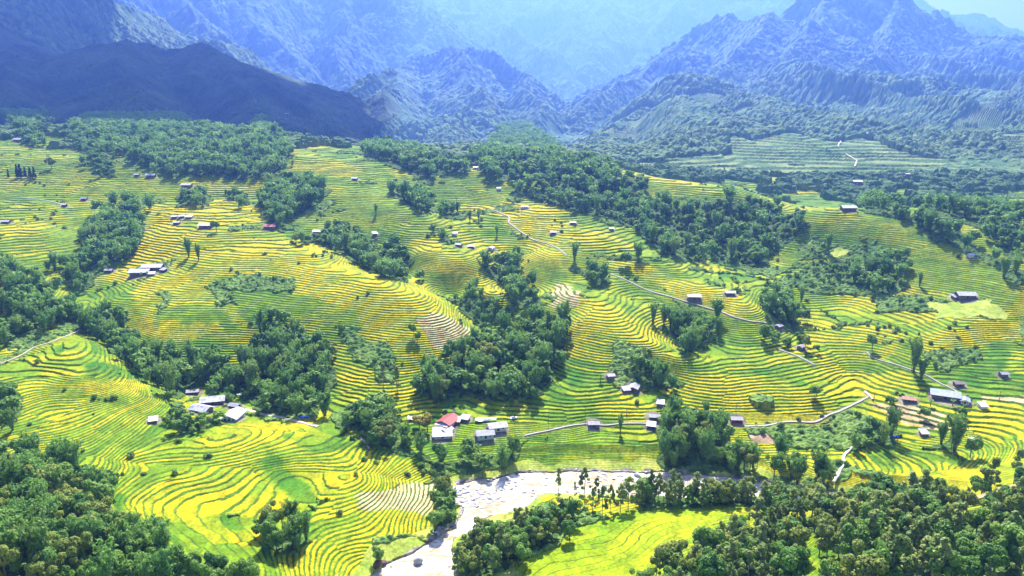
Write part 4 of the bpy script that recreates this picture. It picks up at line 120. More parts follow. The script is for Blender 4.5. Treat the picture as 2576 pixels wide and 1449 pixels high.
HOUSES = [(-180.6,382.9,8.1,'gable',12,'grey','wood','square grey-roofed house at the back of the lower left village'),(-164.6,369.7,12.6,'gable',14,'patch','wood','long grey roof with pale panels in the lower left village'),(-163.5,353.0,10.8,'gable',-22,'patch','wood','patched grey roof in the middle of the lower left village'),(-150.4,364.7,7.3,'gable',-18,'grey','wood','small grey roof right of the lower left village'),(-144.5,346.1,9.8,'gable',84,'white','white','white metal-roofed house at the lower left village edge'),(-180.5,336.7,4.8,'shed',20,'white','wood','pile of white sheets roofing a hut left of the village'),(-33.1,344.8,9.4,'gable',62,'red','white','house with the red gabled roof'),(-33.2,338.6,6.6,'gable',55,'grey','wood','small grey gable just below the red roof'),(-35.1,334.6,9.2,'shed',6,'grey','white','low pale lean-to below the small grey gable'),(-13.5,333.3,8.7,'gable',10,'grey','teal','grey-roofed house with a pale teal wall above the river'),(-7.5,339.4,9.3,'gable',14,'pale','white','long pale-roofed house with dark doors beside the path'),(-24.4,348.9,5.4,'shed',-20,'pale','wood','jumbled pale roof behind the red-roofed house'),(-28.6,347.2,4.1,'shed',-10,'white','wood','small white roof touching the red-roofed house'),(42.1,344.7,7.0,'gable',0,'grey','wood','grey-roofed hut built over the riverside path'),(74.6,350.2,7.0,'gable',-8,'grey','wood','grey gabled house with a lean-to above the path end'),(71.7,344.0,5.3,'shed',-16,'white','blue','white lean-to roof with a blue tarp below it'),(116.1,346.4,7.4,'gable',-4,'grey','redcloth','grey-roofed house with red cloth under its eaves'),(211.8,360.0,8.0,'gable',-20,'rust','wood','house with the rusty orange-red roof at right'),(231.4,359.4,13.9,'gable',-24,'blue','wood','long blue-grey metal roof at right'),(238.5,354.8,6.3,'gable',60,'blue','white','gable-ended wing right of the long blue-grey roof'),(244.9,372.1,6.5,'gable',0,'rustgrey','wood','low rusty shed where the right-hand paths meet'),(245.1,350.3,2.5,'shed',0,'white','white','tiny white hut right of the long blue-grey roof'),(204.1,330.0,3.5,'shed',0,'pale','wood','pale-roofed shed hidden among the right-hand trees'),(67.7,375.8,7.5,'gable',70,'grey','wood','grey gable facing the viewer below the middle grove'),(62.9,373.3,4.8,'shed',10,'grey','wood','lean-to left of the viewer-facing grey gable'),(55.5,382.8,4.9,'gable',10,'pale','wood','small pale roof uphill of the viewer-facing gable'),(79.7,361.4,3.6,'shed',-14,'white','wood','little white shed roof beside the right grove'),(-269.1,530.4,14.8,'gable',2,'lav','wood','long pale roof at the back of the spur farmstead'),(-276.0,524.0,14.1,'gable',4,'lav','wood','long pale roof at the front of the spur farmstead'),(-265.0,520.2,5.8,'shed',10,'white','wood','bright white roof at the right of the spur farmstead'),(-305.5,537.2,7.2,'gable',0,'grey','wood','detached shed at the left of the spur farmstead'),(-258.5,526.0,5.3,'shed',-20,'grey','purple','dark open shed at the right of the spur farmstead'),(-431.2,614.5,8.1,'gable',4,'pale','wood','grey-roofed house at the far left frame edge'),(-287.9,619.3,6.8,'gable',0,'pale','wood','small grey hut at the top of the left yellow spur'),(-297.6,637.0,5.6,'gable',10,'white','wood','left white roof of the upper spur hamlet'),(-290.9,636.2,6.3,'gable',30,'lav','wood','middle roof of the upper spur hamlet'),(-283.0,633.2,7.0,'shed',0,'white','wood','right white roof of the upper spur hamlet'),(-257.1,604.6,11.3,'gable',0,'white','wood','white roof beside the round tree of the upper farm'),(-204.2,606.5,10.0,'gable',-4,'crimson','wood','low crimson-walled shed on the upper yellow slope'),(-163.1,605.5,8.7,'gable',-6,'white','wood','white roof among trees at the long gully grove'),(-413.4,670.5,5.1,'gable',0,'tan','navy','tan and dark blue hut on the upper left path'),(-406.2,690.9,6.8,'gable',0,'grey','wood','dark hut below the upper left terraces'),(-373.3,758.1,9.0,'gable',0,'pale','wood','right pale roof under the big dark wood'),(-388.1,759.4,5.8,'gable',0,'pale','wood','left pale roof under the big dark wood'),(-325.5,731.0,9.9,'gable',-4,'pale','wood','lone grey hut above the small bushy grove'),(-624.2,938.5,11.0,'gable',-8,'grey','wood','hut tucked under the far left top trees'),(-1265.1,1919.1,16.3,'shed',-6,'pale','wood','pale roof on the far left skyline'),(-115.2,602.9,4.3,'shed',30,'white','wood','white roof in the long gully grove'),(-42.3,569.0,6.3,'gable',-24,'grey','wood','dark grey roof on the edge of the middle spur'),(-32.5,568.5,6.0,'gable',0,'white','wood','white roof between the two middle spur huts'),(-16.8,570.3,6.0,'gable',70,'white','white','white gabled hut right of the middle spur roofs'),(-47.3,594.9,3.0,'gable',10,'white','white','tiny white hut above the middle spur roofs'),(11.5,656.8,7.9,'gable',0,'pale','white','long white-roofed house at the top of the winding path'),(51.9,612.4,6.7,'gable',-16,'grey','wood','dark roof on the upper right yellow slope'),(33.9,591.1,5.9,'gable',0,'pale','wood','grey hut right of the winding path'),(83.8,605.6,2.7,'gable',0,'white','wood','tiny white hut on the hazy wood edge'),(122.7,472.5,8.6,'gable',-4,'pale','wood','grey house with a dark front beside the spur path'),(147.6,475.3,8.0,'gable',-2,'white','wood','bright white roof at the crest of the long spur'),(169.6,441.6,5.6,'gable',40,'grey','wood','grey roof half hidden in the shaded farm trees'),(175.3,417.5,4.8,'gable',40,'grey','wood','dark gable right of the shaded farm path'),(302.2,466.6,11.6,'gable',-4,'pale','wood','wide pale-roofed farmhouse on the right-hand terraces'),(296.8,468.8,6.9,'shed',12,'grey','wood','grey lean-to at the left of the wide farmhouse'),(274.0,379.9,4.9,'gable',0,'grey','wood','lone grey hut on the terraces at the right edge'),(331.8,515.5,4.0,'gable',0,'white','white','white hut behind the right-hand field ridge'),(286.1,615.5,12.1,'gable',0,'pale','wood','low houses under the dark bamboo belt at upper right'),(-38.7,789.3,6.8,'gable',0,'pale','white','pale house on the far central terraces'),(-157.3,733.5,6.8,'gable',-10,'white','wood','white roof at the top of the middle spur'),(-12.9,716.6,3.9,'gable',0,'white','white','tiny house below the far central wooded knoll'),(53.3,734.6,8.8,'gable',0,'pale','wood','long pale roof in the shadow of the wooded knoll'),(536.4,996.6,7.6,'gable',0,'white','wood','bright white hut at the foot of the right mountain'),(447.0,947.1,11.3,'gable',-6,'white','wood','white farm roof at the foot of the pale trail'),(-621.0,2069.2,9.9,'gable',0,'pale','wood','tiny pale hut on the shaded left hill'),(-1338.8,2037.4,12.8,'gable',0,'pale','wood','left tiny roof on the shaded far-left hillside'),(-1356.4,2141.0,13.5,'gable',0,'pale','wood','right tiny roof on the shaded far-left hillside')]
TARPS = [(-50.3,351.3,8.7,'silver','silver plastic sheet spread left of the yellow-leaved tree'),(-13.6,348.6,11.1,'silver','crumpled silver plastic sheeting above the teal-walled house'),(1.2,349.9,4.1,'silver','small silver sheet on the green steps beside the hamlet'),(-107.8,348.4,4.9,'blue','blue tarp beside the shaded dirt path'),(188.6,329.6,3.9,'blue','blue tarp in the shade of the right-hand grove'),(223.9,325.1,3.5,'white','white sheet lying on the terraces at right'),(-153.7,382.1,3.1,'white','white sheet behind the lower left village')]
POLES = [(18.9,346.5,5.1,'utility pole left of the hut over the riverside path'),(38.3,352.4,5.8,'utility pole on the green steps above the path hut'),(60.1,353.2,4.2,'utility pole at the yellow field above the path'),(117.7,354.5,5.2,'thick utility pole above the red-fronted house'),(161.4,361.7,6.4,'utility pole at the right side of the round yellow field'),(163.9,354.6,3.1,'short post near the bend of the concrete path'),(219.0,365.2,4.3,'utility pole in the yellow field behind the rusty roof'),(195.5,365.9,5.2,'utility pole at the corner of the harvested fields'),(-303.3,659.7,4.3,'utility pole above the upper spur hamlet'),(-261.4,638.8,3.5,'utility pole right of the upper spur hamlet'),(-389.3,617.4,4.8,'utility pole on the far left yellow terraces'),(-219.4,385.1,6.3,'thin pole at the edge of the left ravine'),(257.9,358.4,5.0,'utility pole at the right edge below the lone hut')]
PEOPLE = [(17.7,334.3,'red','dark','person in a red top standing below the riverside path'),(16.9,332.5,'dark','dark','person in dark clothes beside the red-topped one'),(11.2,322.2,'pink','pale','person in a pink top bending in the green steps')]
BIKE = (125.5,344.9,'parked motorbike on the concrete path by the red-fronted house')
BOULDERS = [(-36.0,244.4,3.6,'grey','big pointed grey boulder standing in the river'),(-51.2,241.5,4.5,'brown','dark brown boulder at the foot of the crooked tree'),(59.4,310.7,3.4,'grey','broad grey boulder on the far river bank'),(75.1,309.8,1.9,'grey','rounded boulder below the dark bamboo wood'),(-49.2,243.4,2.4,'brown','smaller brown boulder beside the crooked tree')]
SHADOW = [(-958.2,1180.0,152.0),(-803.2,1180.0,147.7),(-724.4,1180.0,133.8),(-643.0,1180.0,134.4),(-554.3,1180.0,143.5),(-482.4,1180.0,115.4),(-407.9,1180.0,106.1),(-333.6,1180.0,89.4),(-207.9,1180.0,74.4),(-280.4,1910.0,6.1),(-393.0,2435.0,45.6),(-630.5,2925.0,110.4),(-752.8,2925.0,129.9),(-783.3,2645.0,161.2),(-946.0,2820.0,245.7),(-1204.9,3030.0,335.2),(-1376.5,3100.0,345.1),(-1531.5,3170.0,404.8),(-1942.0,3695.0,410.4),(-2177.8,3905.0,526.4),(-2382.0,4115.0,659.7),(-2756.2,4255.0,850.4),(-3619.8,4500.0,1267.3)]
CIRCLE = (133.8,363.4)
import bpy, random
from mathutils import Vector
random.seed(7); rng = np.random.default_rng(11)
SC = bpy.context.scene; COL = SC.collection
R = math.radians
CAMZ, PITCH, FPX = 175.0, R(15), 1839.0
SUN_EL, SUN_AZ = R(48), R(3)                      # azimuth from +Y towards +X
terr = Terrain(CTRL, RIDGES, RIVER)
def H(x, y): return float(terr.height(np.array([x]), np.array([y]))[0])
def frame(x, y, z):                               # where a point falls in the photograph (used only to see what is in view)
    d = y * math.cos(PITCH) - (z - CAMZ) * math.sin(PITCH); b = (y * math.sin(PITCH) + (z - CAMZ) * math.cos(PITCH)) / d
    return 1288 + FPX * x / d, 724.5 - FPX * b, d

# ---------------------------------------------------------------- materials
def new_mat(name):
    m = bpy.data.materials.new(name); m.use_nodes = True
    nt = m.node_tree; b = nt.nodes['Principled BSDF']
    b.inputs['Specular IOR Level'].default_value = .25
    return m, nt, b
def N(nt, t, **kw):
    n = nt.nodes.new(t)
    for k, v in kw.items():
        if k in n.inputs.keys(): n.inputs[k].default_value = v
        else: setattr(n, k, v)
    return n
def math_n(nt, op, a, b=None):
    n = nt.nodes.new('ShaderNodeMath'); n.operation = op
    for i, s in enumerate((a, b)):
        if s is None: continue
        if isinstance(s, (int, float)): n.inputs[i].default_value = s
        else: nt.links.new(s, n.inputs[i])
    return n.outputs[0]
def mix_col(nt, fac, a, b, mode='MIX'):
    n = nt.nodes.new('ShaderNodeMix'); n.data_type = 'RGBA'; n.blend_type = mode
    for s, sock in ((fac, n.inputs[0]), (a, n.inputs[6]), (b, n.inputs[7])):
        if isinstance(s, (int, float)): sock.default_value = s
        elif isinstance(s, tuple): sock.default_value = (*s, 1) if len(s) == 3 else s
        else: nt.links.new(s, sock)
    return n.outputs[2]
def noise(nt, scale, detail=3, coord='Object', rough=.6):
    tc = N(nt, 'ShaderNodeTexCoord'); n = N(nt, 'ShaderNodeTexNoise', Scale=scale, Detail=detail, Roughness=rough)
    nt.links.new(tc.outputs[coord], n.inputs['Vector']); return n.outputs['Fac']
def attr_mat(name, grain, amount, rough=.9):
    """ground cover: the surveyed cover colour of each spot, with fine grain"""
    m, nt, b = new_mat(name)
    a = N(nt, 'ShaderNodeVertexColor', layer_name='cover')
    g1 = noise(nt, grain, 4); g2 = noise(nt, grain * .13, 3)
    v = math_n(nt, 'ADD', math_n(nt, 'MULTIPLY', g1, amount), math_n(nt, 'MULTIPLY', g2, amount * .7))
    v = math_n(nt, 'ADD', v, 1 - amount * .85)
    vv = N(nt, 'ShaderNodeCombineColor'); [nt.links.new(v, vv.inputs[i]) for i in range(3)]
    nt.links.new(mix_col(nt, 1.0, a.outputs['Color'], vv.outputs[0], 'MULTIPLY'), b.inputs['Base Color'])
    b.inputs['Roughness'].default_value = rough; b.inputs['Specular IOR Level'].default_value = .1
    return m
def leaf_mat(name, dark, light, trans=.4):
    m, nt, b = new_mat(name)
    oi = N(nt, 'ShaderNodeObjectInfo'); at = N(nt, 'ShaderNodeAttribute', attribute_name='rnd')
    r = math_n(nt, 'FRACT', math_n(nt, 'ADD', oi.outputs['Random'], at.outputs['Fac']))
    lf = N(nt, 'ShaderNodeAttribute', attribute_name='leaf')
    f = math_n(nt, 'ADD', math_n(nt, 'MULTIPLY', r, .6), math_n(nt, 'MULTIPLY', lf.outputs['Fac'], .55))
    c = mix_col(nt, f, dark, light)
    nt.links.new(c, b.inputs['Base Color']); b.inputs['Roughness'].default_value = .6
    tr = N(nt, 'ShaderNodeBsdfTranslucent'); nt.links.new(c, tr.inputs['Color'])
    mx = N(nt, 'ShaderNodeMixShader'); mx.inputs[0].default_value = trans
    nt.links.new(b.outputs[0], mx.inputs[1]); nt.links.new(tr.outputs[0], mx.inputs[2])
    nt.links.new(mx.outputs[0], nt.nodes['Material Output'].inputs['Surface'])
    return m
def plain(name, col, rough=.8, var=.25, scale=2.0, spec=.25):
    m, nt, b = new_mat(name)
    n = noise(nt, scale, 4)
    lo = tuple(c * (1 - var) for c in col); hi = tuple(min(1, c * (1 + var)) for c in col)
    nt.links.new(mix_col(nt, n, lo, hi), b.inputs['Base Color'])
    b.inputs['Roughness'].default_value = rough; b.inputs['Specular IOR Level'].default_value = spec
    return m
def roof_mat(name, col, patch=None):
    m, nt, b = new_mat(name)
    tc = N(nt, 'ShaderNodeTexCoord')
    br = N(nt, 'ShaderNodeTexBrick', Scale=1.0); br.inputs['Brick Width'].default_value = 1.1; br.inputs['Row Height'].default_value = 1.5
    br.inputs['Mortar Size'].default_value = .03; br.offset = .0
    nt.links.new(tc.outputs['Object'], br.inputs['Vector'])
    br.inputs['Color1'].default_value = (*[c * .82 for c in col], 1); br.inputs['Color2'].default_value = (*(patch or [min(1, c * 1.15) for c in col]), 1)
    br.inputs['Mortar'].default_value = (*[c * .6 for c in col], 1)
    n = noise(nt, 1.3, 5)
    nt.links.new(mix_col(nt, math_n(nt, 'MULTIPLY', n, .55), br.outputs['Color'], tuple(c * .55 for c in col)), b.inputs['Base Color'])
    wv = N(nt, 'ShaderNodeTexWave', Scale=3.0); nt.links.new(tc.outputs['Object'], wv.inputs['Vector'])
    bp = N(nt, 'ShaderNodeBump', Strength=.3, Distance=.05); nt.links.new(wv.outputs['Fac'], bp.inputs['Height']); nt.links.new(bp.outputs[0], b.inputs['Normal'])
    b.inputs['Roughness'].default_value = .55; b.inputs['Specular IOR Level'].default_value = .4
    return m
M = {
 'ground': attr_mat('field_cover', .9, .95), 'mount': attr_mat('mountain_cover', .04, .8),
 'bamboo_clump': leaf_mat('bamboo_leaves', (.08, .23, .045), (.30, .48, .09)),
 'broadleaf_tree': leaf_mat('broad_leaves', (.055, .19, .03), (.26, .42, .06)),
 'slender_tree': leaf_mat('olive_leaves', (.10, .18, .03), (.42, .50, .12), .35),
 'shrub': leaf_mat('shrub_leaves', (.08, .19, .03), (.25, .38, .06)),
 'light_bamboo': leaf_mat('light_bamboo_leaves', (.12, .26, .05), (.34, .48, .09), .35), 'light_broadleaf': leaf_mat('light_leaves', (.14, .21, .03), (.38, .44, .07), .35),
 'pine_tree': leaf_mat('pine_needles', (.02, .05, .02), (.05, .09, .03), .1),
 'yellow': leaf_mat('yellow_leaves', (.26, .24, .03), (.46, .40, .06)),
 'bark': plain('bark', (.16, .12, .085)), 'palebark': plain('pale_bark', (.28, .25, .2)), 'culm': plain('culm', (.16, .2, .06)),
 'concrete': plain('concrete', (.36, .34, .30), var=.25, scale=.5), 'dirt': plain('pale_dirt', (.5, .42, .3)), 'orange': plain('orange_dirt', (.5, .3, .16)),
 'wood': plain('weathered_wood', (.20, .16, .13)), 'white': plain('white_wall', (.72, .72, .72), var=.08), 'teal': plain('teal_wall', (.5, .66, .66), var=.08),
 'blue': plain('blue_sheet', (.02, .06, .5)), 'redcloth': plain('red_cloth', (.4, .03, .05)), 'purple': plain('dark_purple_wall', (.07, .03, .1)),
 'crimson': plain('crimson_wall', (.38, .03, .06)), 'navy': plain('navy_wall', (.03, .035, .12)), 'tan': plain('tan_wall', (.5, .36, .2)),
 'door': plain('door_wood', (.05, .035, .03)), 'glass': plain('dark_pane', (.03, .035, .05), rough=.2),
 'silver': plain('silver_sheet', (.62, .66, .72), rough=.35, var=.2, spec=.6), 'sheetwhite': plain('white_sheet', (.8, .8, .8), var=.1),
 'pole': plain('pole_concrete', (.16, .15, .13)), 'grey_rock': plain('grey_rock', (.40, .39, .40), var=.35, scale=.8), 'brown_rock': plain('brown_rock', (.13, .075, .05), var=.4, scale=.9),
 'skin': plain('skin', (.45, .27, .18)), 'red': plain('red_cloth_top', (.55, .05, .06)), 'dark': plain('dark_cloth', (.03, .03, .06)), 'pink': plain('pink_cloth', (.7, .22, .2)), 'pale': plain('pale_cloth', (.6, .56, .5)),
 'hair': plain('black_hair', (.01, .01, .01)), 'tyre': plain('black_rubber', (.015, .015, .015)), 'paint': plain('dark_paint', (.03, .03, .04), rough=.3),
}
ROOF = {'grey': roof_mat('grey_roof', (.36, .35, .38)), 'patch': roof_mat('patched_roof', (.34, .33, .37), (.62, .62, .66)), 'pale': roof_mat('pale_roof', (.42, .42, .44), (.56, .55, .56)),
 'white': roof_mat('white_roof', (.62, .63, .66), (.75, .76, .78)), 'red': roof_mat('red_roof', (.42, .06, .055)), 'rust': roof_mat('rust_roof', (.46, .17, .09), (.55, .28, .18)),
 'rustgrey': roof_mat('rusty_grey_roof', (.24, .18, .17)), 'blue': roof_mat('blue_grey_roof', (.36, .41, .50)), 'lav': roof_mat('lavender_roof', (.54, .52, .62), (.7, .7, .78)),
 'tan': roof_mat('tan_roof', (.5, .4, .3)), 'crimson': roof_mat('crimson_roof', (.3, .04, .06))}

# ---------------------------------------------------------------- mesh helpers
def mesh_from(name, V, faces=None, quads=None, smooth=False):
    me = bpy.data.meshes.new(name)
    if quads is not None:
        V = np.asarray(V, np.float32); Q = np.asarray(quads, np.int32)
        me.vertices.add(len(V)); me.vertices.foreach_set('co', V.ravel())
        k = Q.shape[1]
        me.loops.add(Q.size); me.loops.foreach_set('vertex_index', Q.ravel())
        me.polygons.add(len(Q)); me.polygons.foreach_set('loop_start', np.arange(0, Q.size, k, dtype=np.int32))
        me.polygons.foreach_set('use_smooth', np.full(len(Q), smooth))
        me.update(calc_edges=True)
    else:
        me.from_pydata([tuple(map(float, v)) for v in V], [], faces); me.update()
        if smooth: me.polygons.foreach_set('use_smooth', [True] * len(me.polygons))
    return me
def add(name, me, mat=None, parent=None, loc=None, rotz=0, **props):
    o = bpy.data.objects.new(name, me); COL.objects.link(o)
    if me is not None and mat is not None and not me.materials:
        for m in (mat if isinstance(mat, (list, tuple)) else [mat]): me.materials.append(m)
    if parent: o.parent = parent
    if loc: o.location = loc
    if rotz: o.rotation_euler = (0, 0, rotz)
    for k, v in props.items(): o[k] = v
    return o
def join(parts):
    """[(verts, faces)] -> one"""
    V, F = [], []
    for v, f in parts:
        k = len(V); V += [tuple(p) for p in v]; F += [tuple(i + k for i in t) for t in f]
    return V, F
def boxv(x0, x1, y0, y1, z0, z1):
    v = [(x0, y0, z0), (x1, y0, z0), (x1, y1, z0), (x0, y1, z0), (x0, y0, z1), (x1, y0, z1), (x1, y1, z1), (x0, y1, z1)]
    return v, [(0, 3, 2, 1), (4, 5, 6, 7), (0, 1, 5, 4), (1, 2, 6, 5), (2, 3, 7, 6), (3, 0, 4, 7)]
def tube(p, r, n=6):
    """tapered tube through points p with radii r"""
    p = [Vector(a) for a in p]; V, F = [], []
    for i, a in enumerate(p):
        d = (p[min(i + 1, len(p) - 1)] - p[max(i - 1, 0)]).normalized()
        u = d.cross(Vector((0, 1, 0.01))); u = u.normalized() if u.length > 1e-3 else Vector((1, 0, 0)); w = d.cross(u)
        for j in range(n):
            t = 2 * math.pi * j / n; V.append(tuple(a + (u * math.cos(t) + w * math.sin(t)) * r[i]))
    for i in range(len(p) - 1):
        for j in range(n):
            F.append((i * n + j, i * n + (j + 1) % n, (i + 1) * n + (j + 1) % n, (i + 1) * n + j))
    F.append(tuple(range(n))[::-1]); F.append(tuple((len(p) - 1) * n + j for j in range(n)))
    return V, F
def grid_quads(nr, nc):
    i = np.arange(nr - 1)[:, None] * nc + np.arange(nc - 1)[None]
    return np.stack([i, i + 1, i + nc + 1, i + nc], -1).reshape(-1, 4)
def set_cover(me, C):
    a = me.color_attributes.new('cover', 'FLOAT_COLOR', 'POINT')
    rgba = np.ones((len(C), 4), np.float32); rgba[:, :3] = C; a.data.foreach_set('color', rgba.ravel())

# ---------------------------------------------------------------- ground: one stepped sheet from the near bank to the top terraces
ys = []; y = 138.0
while y < 1062: ys.append(y); y += .26 if y < 230 else .25 + (y - 230) * .001
ys = np.array(ys); ss = np.arange(-.98, .9801, .00125)
Yg, Sg = np.meshgrid(ys, ss, indexing='ij'); Xg = Sg * Yg
Zs = terr.height(Xg, Yg)
jit = np.clip(Yg / 400, .5, 2)
Wx = Xg + jit * (1.2 * vnoise(Xg / 3, Yg / 3, 20) + 2.2 * vnoise(Xg / 7, Yg / 7, 21) + 4 * vnoise(Xg / 24, Yg / 24, 22)); Wy = Yg + jit * (1.2 * vnoise(Xg / 3, Yg / 3, 25) + 2.2 * vnoise(Xg / 7, Yg / 7, 23) + 4 * vnoise(Xg / 24, Yg / 24, 24))
PADDY, BROWN, SCRUB, FORESTF, GRASS, GRAVEL, SOIL, NEARF = range(8)
CLS = {'paddy': PADDY, 'brown': BROWN, 'brownish': BROWN, 'scrub': SCRUB, 'forest': FORESTF, 'grass': GRASS, 'gravel': GRAVEL, 'soil': SOIL, 'nearfield': NEARF}
big = fbm(Xg / 95, Yg / 95, 31, 3)
cls = np.zeros(Xg.shape, np.int8); tt = np.clip(.5 + .55 * big, .15, .9).astype(np.float32)
mid = vnoise(Xg / 38, Yg / 30, 33)
cls[(mid + .5 * vnoise(Xg / 11, Yg / 11, 34) > .62)] = SCRUB
def window(poly, pad):
    P = np.array(poly); r0, r1 = np.searchsorted(ys, [P[:, 1].min() - pad, P[:, 1].max() + pad])
    q = P[:, 0] / P[:, 1]; pq = pad / max(P[:, 1].min(), 150)
    c0, c1 = np.searchsorted(ss, [q.min() - pq - .01, q.max() + pq + .01])
    return slice(r0, r1), slice(c0, c1)
def paint(poly, c, t):
    w = window(poly, 12)
    if Wx[w].size == 0: return
    m = inpoly(Wx[w], Wy[w], poly)
    cls[w] = np.where(m, c, cls[w]); tt[w] = np.where(m, t, tt[w])
for c, t, poly in LAND: paint(poly, CLS[c], t)
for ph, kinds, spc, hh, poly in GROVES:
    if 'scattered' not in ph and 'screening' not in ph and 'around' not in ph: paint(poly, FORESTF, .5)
far_forest = (Yg > 830) & (fbm(Xg / 60, Yg / 60, 35, 3) + np.clip((Yg - 830) / 700, 0, .3) > .2 - .12 * vnoise(Xg / 25, Yg / 25, 36))
tt[(Yg > 830) & (Xg > 100)] *= .6
FARF = far_forest & (cls == PADDY) & ~((Xg < -150) & (Yg < 900))
cls[far_forest & (cls == PADDY) & ~((Xg < -150) & (Yg < 900))] = SCRUB
road_d = np.full(Xg.shape, 99.0, np.float32)
for wd, mt, pts in PATHS:
    w = window(pts, 12); road_d[w] = np.minimum(road_d[w], dpoly(Xg[w], Yg[w], pts, False) - wd / 2)
house_d = np.full(Xg.shape, 99.0, np.float32)
for hx, hy, hw, *_ in HOUSES:
    w = window([(hx - 10, hy - 10), (hx + 10, hy + 10)], 8); house_d[w] = np.minimum(house_d[w], np.hypot(Xg[w] - hx, Yg[w] - hy - 2) - hw * .55)
# the river cuts its bank: land falls gently to the water
w = window(RIVER, 40); dr = dpoly(Xg[w], Yg[w], RIVER); Zs[w] = np.minimum(Zs[w], .5 + .30 * dr + .3 * np.clip(dr - 12, 0, 99))
for _ in range(10):                               # neighbouring plots ripen into one another
    tt[1:-1] = (tt[:-2] + 2 * tt[1:-1] + tt[2:]) / 4; tt[:, 1:-1] = (tt[:, :-2] + 2 * tt[:, 1:-1] + tt[:, 2:]) / 4
# stepped paddies: fields meet along paths, so the steps shift from one family's holding to the next
vd, vr = worley(Wx / 62 + .3 * big, Wy / 62, 81)
yv = Yg + 60 * (vr - .5)
step = np.where(yv < 335 + 45 * np.clip((-Xg - 60) / 60, 0, 1), .37, np.where(yv < 560, .84, 1.1)) * (1 + .4 * (vr - .5))
step = np.where(cls == NEARF, .34, step)
q = Zs / step + vr * 7.3 + .09 * vnoise(Xg / 5, Yg / 5, 83) + .06 * vnoise(Xg / 2, Yg / 2, 85) + .25 * vnoise(Xg / 27, Yg / 27, 84) + .22 * vnoise(Xg / 13, Yg / 11, 87)
kq = np.floor(q); f = q - kq
gy_, gx_ = np.gradient(Zs); slope = np.hypot(gy_ / np.gradient(Yg, axis=0), gx_ / np.gradient(Xg, axis=1)); del gy_, gx_
tread = 1 - np.clip((1.15 + .4 * vnoise(Xg / 9, Yg / 9, 86)) * slope / step, .10, .42)
tread = np.where(cls == NEARF, .9, tread)
sm = np.clip((f - tread) / (1 - tread), 0, 1)
qs = kq + .05 * np.minimum(f / tread, 1) + .95 * sm
wst = np.select([cls == PADDY, cls == BROWN, cls == NEARF, cls == SCRUB], [1., 1., .9, .55], 0.)
wst = wst * np.clip(road_d / 2.5, 0, 1) * np.clip(house_d / 3, 0, 1)
Z = Zs + (qs - q) * step * wst
cx, cy = CIRCLE; dc = np.hypot(Xg - cx, (Yg - cy) / .9)
isl = dc < 6.5
Z = np.where(isl, H(cx, cy) + 1.1, Z); cls[isl] = SCRUB; tt[isl] = .7
# rough growth
wd1, wr1 = worley(Xg / 2.4, Yg / 2.4, 91)
rough = np.select([cls == SCRUB, cls == FORESTF, cls == GRAVEL], [1.5, 1.2, .5], 0.) * np.clip(road_d / 2, 0, 1) * np.clip(house_d / 2, 0, 1)
wd3, wr3 = worley(Xg[ys > 820] / 9, Yg[ys > 820] / 9, 93)
Z[ys > 820] += FARF[ys > 820] * 9 * np.sqrt(np.clip(1 - 1.2 * wd3 ** 2, 0, 1)) * (.3 + .8 * wr3)
Z = Z + rough * (np.clip(1 - wd1 * 1.1, 0, 1) ** .7) * (.3 + wr1)
# river bed and banks
w = window(RIVER, 30); inr = inpoly(Wx[w] * .4 + Xg[w] * .6, Wy[w] * .4 + Yg[w] * .6, RIVER); dr = dpoly(Xg[w], Yg[w], RIVER)
Z[w] = np.where(inr, np.minimum(-.15 - .12 * dr, -.15) + .5 * np.clip(vnoise(Xg[w] / 2.2, Yg[w] / 2.2, 95) - .55, 0, 1) * (dr < 7) * 3, np.maximum(Z[w], .3 + np.minimum(dr, 6) * .18))
bank = (~inr) & (dr < .8 + 1.5 * vnoise(Xg[w] / 5, Yg[w] / 5, 96)); cw = cls[w]; cw[(~inr) & (dr < 6 + 3 * vnoise(Xg[w] / 9, Yg[w] / 9, 94)) & (cw != FORESTF) & (cw != GRAVEL)] = GRASS; cw[inr | bank] = GRAVEL; cls[w] = cw
# cover colours
t = tt + .05 + .16 * big + (.42 + .2 * (Yg < 420)) * (_hash(kq.astype(np.int64), (vr * 997).astype(np.int64) * 31 + np.floor(Wx / (14 + 26 * vr)).astype(np.int64), 5) - .5) + .22 * vnoise(Xg / 16, Yg / 16, 97)
t = np.clip(t, 0, 1)[..., None]
G0 = np.array((.045, .16, .008)); G1 = np.array((.20, .285, .006)); Y1 = np.array((.46, .365, .003))
rice = np.where(t < .5, G0 + (G1 - G0) * t * 2, G1 + (Y1 - G1) * (t - .5) * 2)
riser = np.array((.022, .075, .007)) + np.array((.075, .11, .006)) * np.clip(.5 + .5 * vnoise(Xg / 3, Yg / 3, 98) + .4 * (tt - .5), 0, 1)[..., None]
riser = riser + (np.array((.07, .09, .004)) * np.clip((Yg - 420) / 200, 0, 1)[..., None])  # farther grass banks painted lighter to make up for their lack of sun
lip = G1 * .75
def ramp(a, b, n): return np.array(a) + (np.array(b) - np.array(a)) * np.clip(n, 0, 1)[..., None]
nz = .5 + .5 * vnoise(Xg / 4, Yg / 4, 99); n2 = .5 + .6 * vnoise(Xg / 14, Yg / 14, 101)
C = np.where((sm > .08)[..., None], riser, rice)
C = np.where(((f < .10) & (cls == PADDY))[..., None], C * .55 + lip * .45, C)
brown = ramp((.36, .24, .10), (.56, .46, .24), nz * .6 + n2 * .4)
C = np.where((cls == BROWN)[..., None], np.where((sm > .08)[..., None], riser * .8, brown), C)
sc = ramp((.07, .16, .03), (.24, .34, .07), wr1 * .5 + n2 * .4 + (tt - .4) * .5)
C = np.where((cls == SCRUB)[..., None], sc, C)
